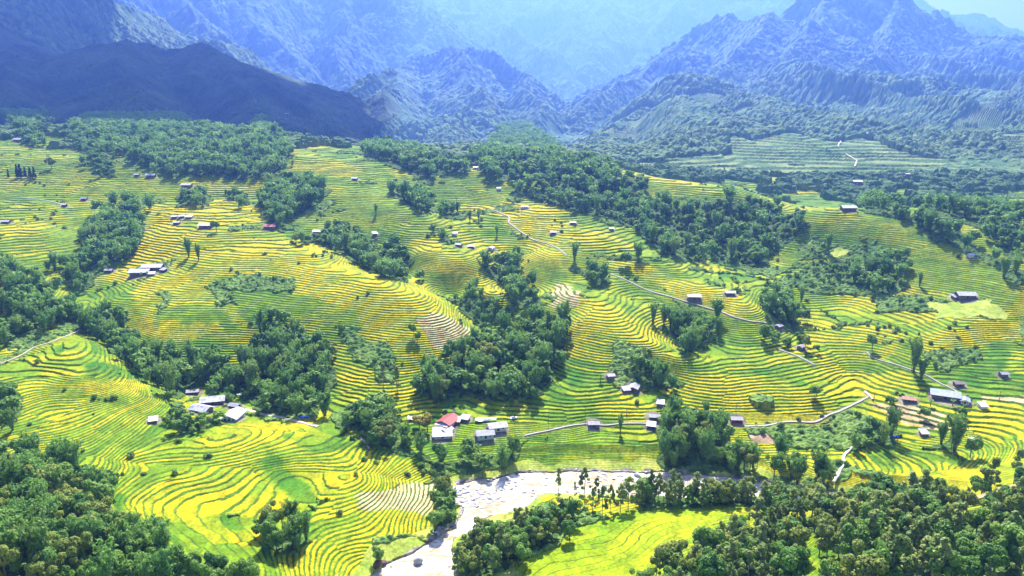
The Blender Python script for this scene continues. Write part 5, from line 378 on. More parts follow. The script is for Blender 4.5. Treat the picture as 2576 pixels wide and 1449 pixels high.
C = np.where((FARF & (cls == SCRUB))[..., None], ramp((.06, .14, .04), (.20, .30, .09), wr1 * .4 + n2 * .5), C)
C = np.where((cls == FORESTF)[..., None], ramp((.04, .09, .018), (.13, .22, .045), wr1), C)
C = np.where((cls == GRASS)[..., None], ramp((.20, .30, .03), (.42, .44, .08), nz * .5 + n2 * .5), C)
C = np.where((cls == GRAVEL)[..., None], ramp((.14, .12, .08), (.36, .33, .27), wr1), C)
C = np.where((cls == SOIL)[..., None], ramp((.24, .16, .09), (.42, .30, .19), nz), C)
nf = np.where((f > .84)[..., None] & (wst > .3)[..., None], np.array((.06, .12, .008)), ramp((.10, .24, .005), (.34, .37, .005), t[..., 0] * .7 + n2 * .3 - .1))
C = np.where((cls == NEARF)[..., None], nf, C)
C = np.where((road_d < 1.2)[..., None], C * .6 + np.array((.16, .15, .06)) * .4, C)
C = np.where((house_d < 1.2)[..., None] & (cls != FORESTF)[..., None], ramp((.14, .13, .08), (.28, .25, .16), nz), C)
gr = .78 + .44 * _hash(np.floor(Xg / .9).astype(np.int64), np.floor(Yg / 1.1).astype(np.int64), 303) * np.clip(1.3 - Yg / 900, .3, 1) + .16 * vnoise(Xg / 2.6, Yg / 3.4, 305)
C = C * gr[..., None]
V = np.stack([Xg, Yg, Z], -1).reshape(-1, 3)
me = mesh_from('terraced_ground', V, quads=grid_quads(*Xg.shape)); set_cover(me, C.reshape(-1, 3))
add('ground', me, M['ground'], kind='structure')
def ground_z(x, y):
    i = int(np.clip(np.searchsorted(ys, y), 0, len(ys) - 1)); j = int(np.clip(np.searchsorted(ss, x / y), 0, len(ss) - 1)); return float(Z[i, j])
def ground_cls(x, y):
    i = int(np.clip(np.searchsorted(ys, y), 0, len(ys) - 1)); j = int(np.clip(np.searchsorted(ss, x / y), 0, len(ss) - 1)); return int(cls[i, j])
del V, C, rice, riser, sc, brown, nf, t

# ---------------------------------------------------------------- mountains
ym = []; y = 1056.0
while y < 13300: ym.append(y); y += 2.2 + (y - 1056) * .0021
ym = np.array(ym); sm_ = np.arange(-.98, .9801, .0013)
Ym, Sm = np.meshgrid(ym, sm_, indexing='ij'); Xm = Sm * Ym
Zm = terr.height(Xm, Ym)
base_m = terr.smooth(Xm, Ym); rel = Zm - zbase(Ym)
patch = fbm(Xm / 260, Ym / 260, 111, 4)
open_f = (patch + .25 * vnoise(Xm / 700, Ym / 700, 113) - np.clip(rel / 300, 0, .9) > .0) & (Ym < 2400) & (Xm > .12 * Ym) & (rel < 160)
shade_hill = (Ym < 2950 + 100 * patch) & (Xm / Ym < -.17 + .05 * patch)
big_ = Ym > 4200
cs = np.where(big_, 32., np.where(Ym < 2300, 10., 18.)); d1, r1_ = worley(Xm / cs, Ym / cs, 121); d2, r2_ = worley(Xm / cs * 2.2, Ym / cs * 2.2, 125)
dens = np.clip(.75 + .9 * fbm(Xm / 190, Ym / 190, 131, 3), .12, 1.2)
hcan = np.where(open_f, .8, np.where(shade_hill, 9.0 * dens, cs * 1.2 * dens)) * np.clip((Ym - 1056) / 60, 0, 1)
Zq = Zm + hcan * np.sqrt(np.clip(1 - d1 * d1 * 1.3, 0, 1)) * (.35 + .9 * r1_) + np.where(open_f, 1.5, .25 * cs * dens) * np.clip(1 - d2, 0, 1)
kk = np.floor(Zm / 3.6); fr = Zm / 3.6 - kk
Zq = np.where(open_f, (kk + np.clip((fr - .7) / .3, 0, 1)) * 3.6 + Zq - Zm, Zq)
Cm = ramp((.045, .12, .03), (.23, .31, .10), r1_ * .75 + .4 * (dens - .7))
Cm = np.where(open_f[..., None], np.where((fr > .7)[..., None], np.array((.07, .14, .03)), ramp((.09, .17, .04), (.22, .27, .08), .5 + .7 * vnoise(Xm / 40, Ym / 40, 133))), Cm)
Cm = np.where((shade_hill & ~open_f)[..., None], ramp((.015, .045, .02), (.10, .15, .05), .35 + .5 * patch + .35 * (r1_ - .5) + .3 * vnoise(Xm / 60, Ym / 60, 137)), Cm)  # cloud shade on the left hill is also painted into its darker canopy
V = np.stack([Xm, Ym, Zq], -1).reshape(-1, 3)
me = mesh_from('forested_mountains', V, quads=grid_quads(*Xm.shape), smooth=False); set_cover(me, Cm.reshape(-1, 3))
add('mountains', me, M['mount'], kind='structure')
del V, Cm, Zq, d1, d2

# ---------------------------------------------------------------- river and streams
def water_mat(name, foam):
    m, nt, b = new_mat(name)
    tc = N(nt, 'ShaderNodeTexCoord'); mp = N(nt, 'ShaderNodeMapping'); mp.inputs['Scale'].default_value = (.16, .34, 1); mp.inputs['Rotation'].default_value = (0, 0, R(-35))
    nt.links.new(tc.outputs['Object'], mp.inputs['Vector'])
    n1 = N(nt, 'ShaderNodeTexNoise', Scale=1.0, Detail=6, Roughness=.72, Distortion=1.2); nt.links.new(mp.outputs[0], n1.inputs['Vector'])
    n2 = noise(nt, .035, 3)
    rp = N(nt, 'ShaderNodeValToRGB'); nt.links.new(math_n(nt, 'ADD', n1.outputs['Fac'], math_n(nt, 'MULTIPLY', n2, foam)), rp.inputs[0])
    e = rp.color_ramp.elements; e[0].position = .54; e[0].color = (.28, .18, .07, 1); e[1].position = .86; e[1].color = (.70, .67, .60, 1)
    el = rp.color_ramp.elements.new(.70); el.color = (.42, .33, .19, 1)
    nt.links.new(rp.outputs[0], b.inputs['Base Color'])
    n3 = noise(nt, 1.1, 5, rough=.7)
    bp = N(nt, 'ShaderNodeBump', Strength=.9, Distance=.5); nt.links.new(n3, bp.inputs['Height']); nt.links.new(bp.outputs[0], b.inputs['Normal'])
    b.inputs['Roughness'].default_value = .34; b.inputs['Specular IOR Level'].default_value = .16
    return m
M['river'] = water_mat('silty_water', .5)
P = np.array(RIVER); gx = np.arange(P[:, 0].min() - 8, P[:, 0].max() + 8, 1.0); gy = np.arange(P[:, 1].min() - 8, P[:, 1].max() + 8, 1.0)
GX, GY = np.meshgrid(gx, gy); keep = inpoly(GX, GY, RIVER) | (dpoly(GX, GY, RIVER) < 5)
GZ = .10 * vnoise(GX / 2.5, GY / 2.5, 141) + .08 * vnoise(GX / 1.1, GY / 1.1, 142)
qd = grid_quads(*GX.shape); qd = qd[keep.ravel()[qd].all(1)]
used, inv = np.unique(qd, return_inverse=True)
me = mesh_from('river', np.stack([GX, GY, GZ], -1).reshape(-1, 3)[used], quads=inv.reshape(qd.shape), smooth=True)
add('river', me, M['river'], kind='structure')
def ribbon(pts, wd, lift, n_across=3, wob=0):
    L = []
    for (x0, y0), (x1, y1) in zip(pts[:-1], pts[1:]):
        n = max(1, int(math.hypot(x1 - x0, y1 - y0) / 1.2))
        L += [(x0 + (x1 - x0) * i / n, y0 + (y1 - y0) * i / n) for i in range(n)]
    L.append(pts[-1]); L = np.array(L)
    for _ in range(4): L[1:-1] = (L[:-2] + 2 * L[1:-1] + L[2:]) / 4
    T = np.gradient(L, axis=0); T /= np.linalg.norm(T, axis=1)[:, None] + 1e-9; Nn = np.stack([-T[:, 1], T[:, 0]], 1)
    rows = []
    for k in range(n_across):
        a = (k / (n_across - 1) - .5) * wd
        Q = L + Nn * (a * (1 + wob * vnoise(L[:, 0] / 3 + k, L[:, 1] / 3, 151)))[:, None]
        rows.append(Q)
    zc = terr.height(L[:, 0], L[:, 1])
    zz = np.maximum(np.array([ground_z(*p) for p in L]) if L[:, 1].max() < 1050 else zc, zc)
    if len(zz) > 5: zz[2:-2] = (zz[:-4] + zz[1:-3] + zz[2:-2] + zz[3:-1] + zz[4:]) / 5
    top = np.stack([np.concatenate([r, (zz + lift)[:, None]], 1) for r in rows], 1)
    low = top[:, [0, -1]].copy(); low[..., 2] -= .8
    ring = np.concatenate([low[:, :1], top, low[:, 1:]], 1)
    return ring.reshape(-1, 3), grid_quads(*ring.shape[:2])[:, ::-1]
for wd, mt, pts in PATHS:
    v, qd = ribbon(pts, wd, .25 if pts[0][1] < 1000 else 1.5, 3, .35 if mt != 'concrete' else .22)
    add('path', mesh_from('path', v, quads=qd), M[mt], kind='structure')
M['stream'] = water_mat('stream_water', 1.0)
for pts in STREAMS:
    v, qd = ribbon(pts, 1.3, .5, 3, .7); add('stream', mesh_from('stream', v, quads=qd, smooth=True), M['stream'], kind='structure')

# ---------------------------------------------------------------- plants
def leaf_quads(C, Nrm, size, asp=1.6, droop=0.0, seed=0):
    """leaf clumps: one bent card of two quads at each point C facing Nrm"""
    r = np.random.default_rng(seed); n = len(C)
    Nrm = Nrm / (np.linalg.norm(Nrm, axis=1)[:, None] + 1e-9)
    a = np.cross(Nrm, r.normal(size=(n, 3))); a /= np.linalg.norm(a, axis=1)[:, None] + 1e-9
    b = np.cross(Nrm, a); s = size * r.uniform(.6, 1.3, n)[:, None]
    u = a * s * asp * .5; v = b * s * .5; k = Nrm * s * -.22; k[:, 2] -= droop * s[:, 0]
    P = np.stack([C - u - v * .45 + k, C - v, C + u * .9 - v * .35 + k, C + u * .9 + v * .35 + k, C + v, C - u + v * .45 + k], 1)
    Q = np.array([[0, 1, 4, 5], [1, 2, 3, 4]])
    return P.reshape(-1, 3), (np.arange(n)[:, None, None] * 6 + Q).reshape(-1, 4)
def crown_points(lobes, n, r, shell=.55):
    w = np.array([l[3] * l[4] * l[5] for l in lobes]) ** .66; idx = r.choice(len(lobes), n, p=w / w.sum())
    d = r.normal(size=(n, 3)); d /= np.linalg.norm(d, axis=1)[:, None]
    L = np.array(lobes)[idx]; rad = r.uniform(shell, 1.0, n) ** .5
    C = L[:, :3] + d * L[:, 3:6] * rad[:, None]
    return C, d * 1.1 + np.array((0, 0, .45)) + r.normal(size=(n, 3)) * .5
def make_kind(kind, var, n, size):
    """unit-height plant: (foliage verts, quads), (stem verts, faces)"""
    r = np.random.default_rng(1000 + var * 17 + len(kind) * 101 + n); rr = random.Random(var * 31 + len(kind))
    if kind == 'broadleaf_tree':
        lobes = [(r.uniform(-.05, .05), r.uniform(-.05, .05), .6, .2, .2, .24)]
        for i in range(11 + var % 3):
            a = r.uniform(0, 6.28); d = r.uniform(.12, .36); s = r.uniform(.075, .18)
            lobes.append((math.cos(a) * d, math.sin(a) * d, r.uniform(.38, .86), s, s, s * .85))
        C, Nn = crown_points(lobes, n, r); stem = [tube([(0, 0, -.06), (.01, 0, .2), (.0, .01, .55)], [.03, .022, .012])]
        for i in range(4):
            a = 1.6 * i + r.uniform(0, 1); stem.append(tube([(0, 0, .22 + .06 * i), (.1 * math.cos(a), .1 * math.sin(a), .4 + .06 * i), (.2 * math.cos(a), .2 * math.sin(a), .55 + .05 * i)], [.014, .010, .005], 5))
    elif kind == 'slender_tree':
        lobes = []
        for i in range(13):
            a = r.uniform(0, 6.28); zz = .30 + .66 * i / 13 + r.uniform(-.04, .04); d = r.uniform(.04, .2) * (1.2 - zz) * 1.4; s = r.uniform(.05, .105)
            lobes.append((math.cos(a) * d, math.sin(a) * d, zz, s, s, s * .8))
        lobes.append((0, 0, .92, .07, .07, .09))
        C, Nn = crown_points(lobes, n, r, .3); bx, by = r.uniform(-.03, .03, 2)
        stem = [tube([(0, 0, -.05), (bx, by, .45), (bx * .5, by, .93)], [.017, .012, .005])]
        for i in range(5):
            a = 2.1 * i + r.uniform(0, 1); h = .4 + .1 * i; stem.append(tube([(bx, by, h), (bx + .12 * math.cos(a), by + .12 * math.sin(a), h + .1)], [.007, .003], 4))
    elif kind == 'bamboo_clump':
        stem, Cs, Ns = [], [], []; nc = 22
        for i in range(nc):
            a = r.uniform(0, 6.28); lean = r.uniform(.05, .34); hh = r.uniform(.68, 1.0); b0 = r.uniform(0, .06)
            ca, sa = math.cos(a), math.sin(a)
            pt = lambda t: np.array((ca * (b0 + lean * t ** 2.2), sa * (b0 + lean * t ** 2.2), hh * (t - .22 * lean * t ** 4 * 2)))
            if n > 300 or i % 3 == 0: stem.append(tube([pt(0) - (0, 0, .04), pt(.4), pt(.75), pt(1)], [.008, .007, .005, .002], 4))
            m = max(3, n // nc); ts = r.uniform(.22, 1.0, m) ** .8
            p = np.array([pt(t) for t in ts]) + r.normal(size=(m, 3)) * .045 * (1.25 - ts[:, None] * .6)
            Cs.append(p); Ns.append(np.stack([ca + r.normal(size=m) * .6, sa + r.normal(size=m) * .6, .7 + r.normal(size=m) * .5], 1))
        C = np.concatenate(Cs); Nn = np.concatenate(Ns)
    elif kind == 'pine_tree':
        z = r.uniform(.12, 1, n); a = r.uniform(0, 6.28, n); rad = (1.03 - z) * .24 * r.uniform(.4, 1, n)
        C = np.stack([np.cos(a) * rad, np.sin(a) * rad, z], 1); Nn = np.stack([np.cos(a) * .5, np.sin(a) * .5, np.full(n, .8)], 1) + r.normal(size=(n, 3)) * .3
        stem = [tube([(0, 0, -.05), (0, 0, .95)], [.025, .004])]
    else:
        lobes = []
        for i in range(5):
            a = r.uniform(0, 6.28); d = r.uniform(.1, .42); s = r.uniform(.25, .42); lobes.append((math.cos(a) * d, math.sin(a) * d, .42 + r.uniform(-.12, .2), s, s, s))
        C, Nn = crown_points(lobes, n, r, .5); stem = [tube([(0, 0, -.1), (0, 0, .35)], [.04, .02], 5)]
    asp = 2.6 if kind == 'bamboo_clump' else 1.5
    return leaf_quads(C, Nn, size, asp, .25 if kind == 'bamboo_clump' else .1, var), join(stem), r.uniform(0, 1, len(C))
BARK = {'bamboo_clump': 'culm', 'broadleaf_tree': 'bark', 'slender_tree': 'palebark', 'shrub': 'bark', 'pine_tree': 'bark'}
PART = {'bamboo_clump': ('culms', 'foliage'), 'broadleaf_tree': ('trunk', 'crown'), 'slender_tree': ('trunk', 'crown'), 'shrub': ('stem', 'foliage'), 'pine_tree': ('trunk', 'crown')}
def leaf_attr(me, vals):
    a = me.attributes.new('leaf', 'FLOAT', 'POINT'); a.data.foreach_set('value', np.asarray(vals, np.float32))
PROTO = {}
LOD = {'near': {'bamboo_clump': (1500, .034), 'broadleaf_tree': (1500, .052), 'slender_tree': (900, .040), 'shrub': (320, .15), 'pine_tree': (500, .06)},
       'far': {'bamboo_clump': (330, .068), 'broadleaf_tree': (360, .10), 'slender_tree': (240, .075), 'shrub': (110, .24), 'pine_tree': (220, .09)}}
for lod in LOD:
    for kind, (n, s) in LOD[lod].items():
        for var in range(4):
            (lv, lq), (sv, sf), lr = make_kind(kind, var, n, s)
            if lod == 'near':
                lm = M[{'bamboo_clump': 'light_bamboo', 'broadleaf_tree': 'light_broadleaf'}.get(kind, kind)] if var == 3 else M[kind]
                a = mesh_from(kind + '_foliage', lv, quads=lq); a.materials.append(lm); leaf_attr(a, np.repeat(lr, 6))
                b = mesh_from(kind + '_stem', sv, sf, smooth=True); b.materials.append(M[BARK[kind]])
                PROTO[lod, kind, var] = (a, b)
            else:
                one = mesh_from(kind, list(map(tuple, lv)) + sv, [tuple(q) for q in lq] + [tuple(i + len(lv) for i in fc) for fc in sf])
                one.materials.append(M[{'bamboo_clump': 'light_bamboo', 'broadleaf_tree': 'light_broadleaf'}.get(kind, kind)] if var == 3 else M[kind]); one.materials.append(M[BARK[kind]])
                one.polygons.foreach_set('material_index', [0] * len(lq) + [1] * len(sf)); leaf_attr(one, np.concatenate([np.repeat(lr, 6), np.zeros(len(sv))]))
                PROTO[lod, kind, var] = (one, lv, lq, lr)
NOUN = {'bamboo_clump': 'feathery bamboo clump', 'broadleaf_tree': 'rounded leafy tree', 'slender_tree': 'slender thin-stemmed tree', 'shrub': 'low green shrub', 'pine_tree': 'dark conical tree'}
CATS = {'bamboo_clump': 'bamboo', 'broadleaf_tree': 'tree', 'slender_tree': 'tree', 'shrub': 'shrub', 'pine_tree': 'tree'}
def plant(kind, x, y, h, label, group=None, near=True, var=None, wide=1.0, mat=None):
    var = rng.integers(4) if var is None else var; z = ground_z(x, y) - .15
    rot = float(rng.uniform(0, 6.28)); sx = h * wide * float(rng.uniform(.85, 1.15))
    props = dict(label=label, category=CATS[kind])
    if group: props['group'] = group
    if near:
        a, b = PROTO['near', kind, var]
        if mat: a = a.copy(); a.materials[0] = M[mat]
        o = add(kind, None, loc=(x, y, z), rotz=rot, **props); o.scale = (sx, sx, h)
        add(PART[kind][0], b, parent=o); add(PART[kind][1], a, parent=o)
    else:
        o = add(kind, PROTO['far', kind, var][0], loc=(x, y, z), rotz=rot, **props); o.scale = (sx, sx, h)
    return o
cand = {}
hs = np.array([(h[0], h[1], h[2]) for h in HOUSES])
for ph, kinds, spc, hh, poly in GROVES:
    P = np.array(poly); names = list(kinds); wts = np.array([kinds[k] for k in names]); wts = wts / wts.sum()
    c = spc * 1.0
    gx, gy = np.meshgrid(np.arange(P[:, 0].min(), P[:, 0].max(), c), np.arange(P[:, 1].min(), P[:, 1].max(), c))
    gx = (gx + rng.uniform(-.45, .45, gx.shape) * c).ravel(); gy = (gy + rng.uniform(-.45, .45, gy.shape) * c).ravel()
    ok = inpoly(gx, gy, poly); gx, gy = gx[ok], gy[ok]
    for x, y in zip(gx, gy):
        if rng.uniform() < .3: x += rng.normal() * spc * .8; y += rng.normal() * spc * .8
        k = names[rng.choice(len(names), p=wts)]
        h = float(rng.uniform(*hh)) * (.38 if k == 'shrub' and hh[1] > 5 else 1) * (1.25 if k == 'bamboo_clump' else 1)
        h *= float(rng.uniform(.75, 1.3))
        if k == 'bamboo_clump' and rng.uniform() < .2: continue
        dx = x - hs[:, 0]; dy = y - hs[:, 1]
        if ((np.hypot(dx, dy - 1.5) < hs[:, 2] * .55 + 2.2)).any(): continue
        front = (np.abs(dx - hs[:, 0] / hs[:, 1] * dy) < hs[:, 2] * .5 + 1.5) & (dy < 0) & (dy > -h * 1.5)
        if front.any():
            if rng.uniform() < .6: continue
            h = min(h, 3.0)
        if any(dpoly(np.array([x]), np.array([y]), pts, False)[0] < wd / 2 + 2.2 for wd, mt, pts in PATHS): continue
        if ground_cls(x, y) == GRAVEL and inpoly(np.array([x]), np.array([y]), RIVER)[0]: continue
        z = terr.height(np.array([x]), np.array([y]))[0]; u, v, d = frame(x, y, z)
        if not (-120 < u < 2700) or v - h * FPX / d > 1500: continue
        cand.setdefault(k, []).append((h / d, x, y, h, ph))
# shrubs dotted over the rough slopes and along the terrace edges
for _ in range(9000):
    y = float(rng.uniform(240, 860)); x = float(rng.uniform(-.72, .72)) * y
    if ground_cls(x, y) == SCRUB and rng.uniform() < .7 or ground_cls(x, y) == PADDY and rng.uniform() < .012 + .35 * (float(vnoise(np.array([x / 34]), np.array([y / 16]), 301)[0]) > .62):
        h = float(rng.uniform(1.2, 3.2)); z = ground_z(x, y); u, v, d = frame(x, y, z)
        if 0 < u < 2576 and 250 < v < 1440 and (np.hypot(x - hs[:, 0], y - hs[:, 1]) > hs[:, 2] * .5 + 3).all(): cand.setdefault('shrub', []).append((h / d, x, y, h, 'rough strips between the rice terraces'))
HAND = {}
for k, *_ in TREES: HAND[k] = HAND.get(k, 0) + 1
for kind, L in cand.items():
    L.sort(reverse=True); lim = 298 - HAND.get(kind, 0)
    for i, (pr, x, y, h, ph) in enumerate(L[:lim]):
        wide = .8 if kind in ('broadleaf_tree', 'bamboo_clump') else 1.0
        plant(kind, x, y, h, f'{NOUN[kind]} in the {ph}' if 'strips' not in ph else f'{NOUN[kind]} on the {ph}', f'{NOUN[kind]}s, {ph}', near=pr * FPX > 24, wide=wide)
    rest = L[lim:]
    if rest:
        VV, QQ, LL, RR = [], [], [], []; off = 0
        for pr, x, y, h, ph in rest:
            one, lv, lq, lr = PROTO['far', kind, int(rng.integers(4))]; a = rng.uniform(0, 6.28); ca, sa = math.cos(a), math.sin(a); w_ = h * float(rng.uniform(.85, 1.2))
            if y > 600: sel = slice(0, None)
            v = np.stack([(lv[:, 0] * ca - lv[:, 1] * sa) * w_ + x, (lv[:, 0] * sa + lv[:, 1] * ca) * w_ + y, lv[:, 2] * h + ground_z(x, y) - .2], 1)
            VV.append(v); QQ.append(lq + off); off += len(v); LL.append(np.repeat(lr, 6)); RR.append(np.full(len(v), rng.uniform()))
        me = mesh_from(kind + '_mass', np.concatenate(VV), quads=np.concatenate(QQ)); leaf_attr(me, np.concatenate(LL))
        a = me.attributes.new('rnd', 'FLOAT', 'POINT'); a.data.foreach_set('value', np.concatenate(RR).astype(np.float32))
        word = {'bamboo_clump': 'bamboo_wood', 'broadleaf_tree': 'distant_woodland', 'slender_tree': 'sapling_wood', 'shrub': 'undergrowth'}[kind]
        add(word, me, M[kind], kind='stuff', label={'bamboo_clump': 'hazy bamboo woods filling the farther gullies', 'broadleaf_tree': 'leafy woods filling the farther gullies', 'slender_tree': 'thin trees packed on the near right slope', 'shrub': 'green scrub spread over the rough slopes'}[kind], category='woodland' if kind != 'shrub' else 'scrub')
for kind, x, y, h, label in TREES:
    yellow = 'yellow-leaved' in label
    plant(kind, x, y, h * (1.25 if kind == 'slender_tree' else 1.1), label, near=True, mat='yellow' if yellow else None, wide=.5 if kind == 'bamboo_clump' and 'thin tall' in label else (.62 if kind == 'bamboo_clump' else (1.15 if yellow else .85)))
for x, y, h in PINES:
    plant('pine_tree', x, y, h, 'dark conical tree in the row at the far left', 'row of dark conical trees at the far left', near=False)

# banana plants beside the farms
def banana_mesh():
    V, F = [], []
    for i in range(9):
        a = i * 2.4; ln = .75 + .25 * ((i * 7) % 4) / 4; ca, sa = math.cos(a), math.sin(a); k = len(V)
        for t in np.linspace(0, 1, 6):
            rad = .06 + .5 * ln * t; z = .5 + .5 * ln * math.sin(t * 2.5) * .95; w_ = .11 * math.sin(math.pi * min(.97, t * .9 + .08))
            V += [(ca * rad - sa * w_, sa * rad + ca * w_, z), (ca * rad + sa * w_, sa * rad - ca * w_, z)]
        F += [(k + 2 * j, k + 2 * j + 1, k + 2 * j + 3, k + 2 * j + 2) for j in range(5)]
    return V, F
M['banana'] = leaf_mat('banana_leaves', (.14, .26, .09), (.30, .40, .18), .3)
bl = mesh_from('banana_leaves', *banana_mesh()); bl.materials.append(M['banana'])
bs = mesh_from('banana_stem', *tube([(0, 0, -.1), (0, 0, .56)], [.07, .05])); bs.materials.append(M['culm'])
for hi, dx, dy, lab in ((28, 4, -4, 'grey-green banana plant in front of the spur farmstead'), (28, 9, -4.5, 'second grey-green banana plant in front of the spur farmstead'), (25, -6, -2, 'banana plant between the upper pale roof and the viewer-facing gable'),
                        (17, 8, -5, 'banana plant below the rusty orange-red roof'), (18, -1, -6, 'banana plant below the long blue-grey roof'), (10, -9, -14, 'pale banana plant under the trees below the teal-walled house'), (11, -6, 6, 'banana plant behind the red-roofed house'), (58, -5, -3, 'banana plant left of the shaded farm')):
    x, y = HOUSES[hi][0] + dx, HOUSES[hi][1] + dy
    o = add('banana_plant', None, loc=(x, y, ground_z(x, y)), rotz=hi, label=lab, category='banana plant'); o.scale = (3.6, 3.6, 3.8)
    add('stem', bs, parent=o); add('foliage', bl, parent=o)

# ---------------------------------------------------------------- houses
def house(x, y, w, style, rot, roof, wall, label):
    w = w * (.72 if w < 8.5 else .9); L = max(3.2, w); D = L * (.62 if style == 'gable' else .7); D = min(max(D, 3.2), 7.5)
    if style == 'gable' and abs(rot) > 45: L, D = max(3.6, w * 1.1), min(max(w * .82, 3.2), 8.5)
    hw = min(2.1, .22 * L + .9) if w > 7 else 1.45; rise = D * (.2 if style == 'gable' else .12); ov = min(1.0, D * .17)
    a = R(rot); ca, sa = math.cos(a), math.sin(a); yc = y + D * .45
    zs_ = [ground_z(x + ca * i * L / 2 - sa * j * D / 2, yc + sa * i * L / 2 + ca * j * D / 2) for i in (-1, 0, 1) for j in (-1, 0, 1)]
    z0 = sorted(zs_)[4] + .1; lo = min(zs_) - z0 - .3
    root = add('house' if style == 'gable' else 'shed', None, loc=(x, yc, z0), rotz=a, label=label, category='house' if style == 'gable' else 'shed')
    l, d = L / 2, D / 2
    if style == 'gable':
        V = [(-l, -d, lo), (l, -d, lo), (l, d, lo), (-l, d, lo), (-l, -d, hw), (l, -d, hw), (l, d, hw), (-l, d, hw), (-l, 0, hw + rise), (l, 0, hw + rise)]
        F = [(0, 1, 5, 4), (1, 2, 6, 9, 5), (2, 3, 7, 6), (3, 0, 4, 8, 7)]
        s = rise / d; e = d + ov; zb = hw + rise - s * e; lx = l + ov; th = .14
        RV = [(-lx, -e, zb), (lx, -e, zb), (lx, 0, hw + rise), (-lx, 0, hw + rise), (lx, e, zb), (-lx, e, zb)]
        RV = [(p[0], p[1], p[2] + .03) for p in RV]; RV += [(p[0], p[1], p[2] + th) for p in RV]
        RF = [(6, 7, 8, 9), (9, 8, 10, 11), (3, 2, 1, 0), (5, 4, 2, 3), (0, 1, 7, 6), (4, 5, 11, 10), (1, 2, 8, 7), (2, 4, 10, 8), (3, 0, 6, 9), (5, 3, 9, 11)]
    else:
        V = [(-l, -d, lo), (l, -d, lo), (l, d, lo), (-l, d, lo), (-l, -d, hw - rise), (l, -d, hw - rise), (l, d, hw + rise), (-l, d, hw + rise)]
        F = [(0, 1, 5, 4), (1, 2, 6, 5), (2, 3, 7, 6), (3, 0, 4, 7)]
        s = rise / d; e = d + ov; lx = l + ov
        RV = [(-lx, -e, hw - s * e + .03), (lx, -e, hw - s * e + .03), (lx, e, hw + s * e + .03), (-lx, e, hw + s * e + .03)]; RV += [(p[0], p[1], p[2] + .12) for p in RV]
        RF = [(4, 5, 6, 7), (3, 2, 1, 0), (0, 1, 5, 4), (1, 2, 6, 5), (2, 3, 7, 6), (3, 0, 4, 7)]
    # front (viewer) side is -y of the house, or the gable end for turned houses
    wl = add('wall', mesh_from('house_wall', V, F), M[wall if wall in M else 'wood'], parent=root)
    rf = add('roof', mesh_from('house_roof', RV, RF), ROOF[roof], parent=root)
    if w > 4.0:
        turned = abs(rot) > 45 and style == 'gable'
        def panel(name, c, half, zb_, zt, mat, par):
            b = boxv(c - half, c + half, -d - .06, -d + .02, zb_, zt) if not turned else boxv(-l - .06, -l + .02, c - half, c + half, zb_, zt)
            return add(name, mesh_from(name, *b), M[mat], parent=par)
        span = l if not turned else d; top = min(hw - .35, 2.1) if style == 'gable' else min(hw - rise - .3, 1.9)
        panel('door', 0, min(.55, span * .25), -.05, top, 'door', root)
        for sgn in (-1, 1):
            wn = panel('window', sgn * span * .6, min(.5, span * .2), top * .45, top * .9, 'glass', root)
    if roof == 'red':        # two white awnings under the gable end
        for sgn in (-1, 1):
            vv, ff = boxv(-l - 2.6, -l - .1, sgn * .1 if sgn > 0 else -d - .3, d + .3 if sgn > 0 else -.1, 1.75, 1.85)
            vv = [(p[0], p[1], p[2] - .3 * abs(p[1]) / d + (.35 if p[0] > -l - 1 else 0)) for p in vv]
            add('awning', mesh_from('awning', vv, ff), ROOF['white'], parent=root)
    return root
for hdat in HOUSES: house(*hdat)
# sheets and tarps
for i, (x, y, w, col, label) in enumerate(TARPS):
    n = 16; U_, W_ = np.meshgrid(np.linspace(-.5, .5, n), np.linspace(-.5, .5, 9)); dp = min(3.4, max(1.8, w * .4))
    xx = U_ * w; yy = W_ * dp + .5 * vnoise(U_ * 4 + i, W_ * 2, 7)
    zz = np.array([[terr.height(np.array([x + a]), np.array([y + b]))[0] for a, b in zip(r1, r2)] for r1, r2 in zip(xx, yy)])
    zz = np.maximum(zz, ground_z(x, y)) + .9 + .35 * vnoise(U_ * 9 + i, W_ * 5, 9) + (.5 * (1 - np.abs(W_) * 2)) - ground_z(x, y)
    me = mesh_from('sheet', np.stack([xx, yy, zz], -1).reshape(-1, 3), quads=grid_quads(9, n), smooth=True)
    o = add('tarp' if col == 'blue' else 'plastic_sheet', me, M[{'silver': 'silver', 'blue': 'blue', 'white': 'sheetwhite'}[col]], loc=(x, y, ground_z(x, y)), label=label, category='tarp' if col == 'blue' else 'sheet')
    sd = o.modifiers.new('thickness', 'SOLIDIFY'); sd.thickness = .06
for x, y, h, label in POLES:
    post = 'post' in label
    o = add('utility_pole' if not post else 'post', None, loc=(x, y, ground_z(x, y)), label=label, category='pole')
    add('shaft', mesh_from('pole_shaft', *tube([(0, 0, -.5), (0, 0, h)], [.16, .11], 8), smooth=True), M['pole'], parent=o)
    if not post: add('crossarm', mesh_from('crossarm', *boxv(-.75, .75, -.17, -.115, h - .7, h - .58)), M['pole'], parent=o)
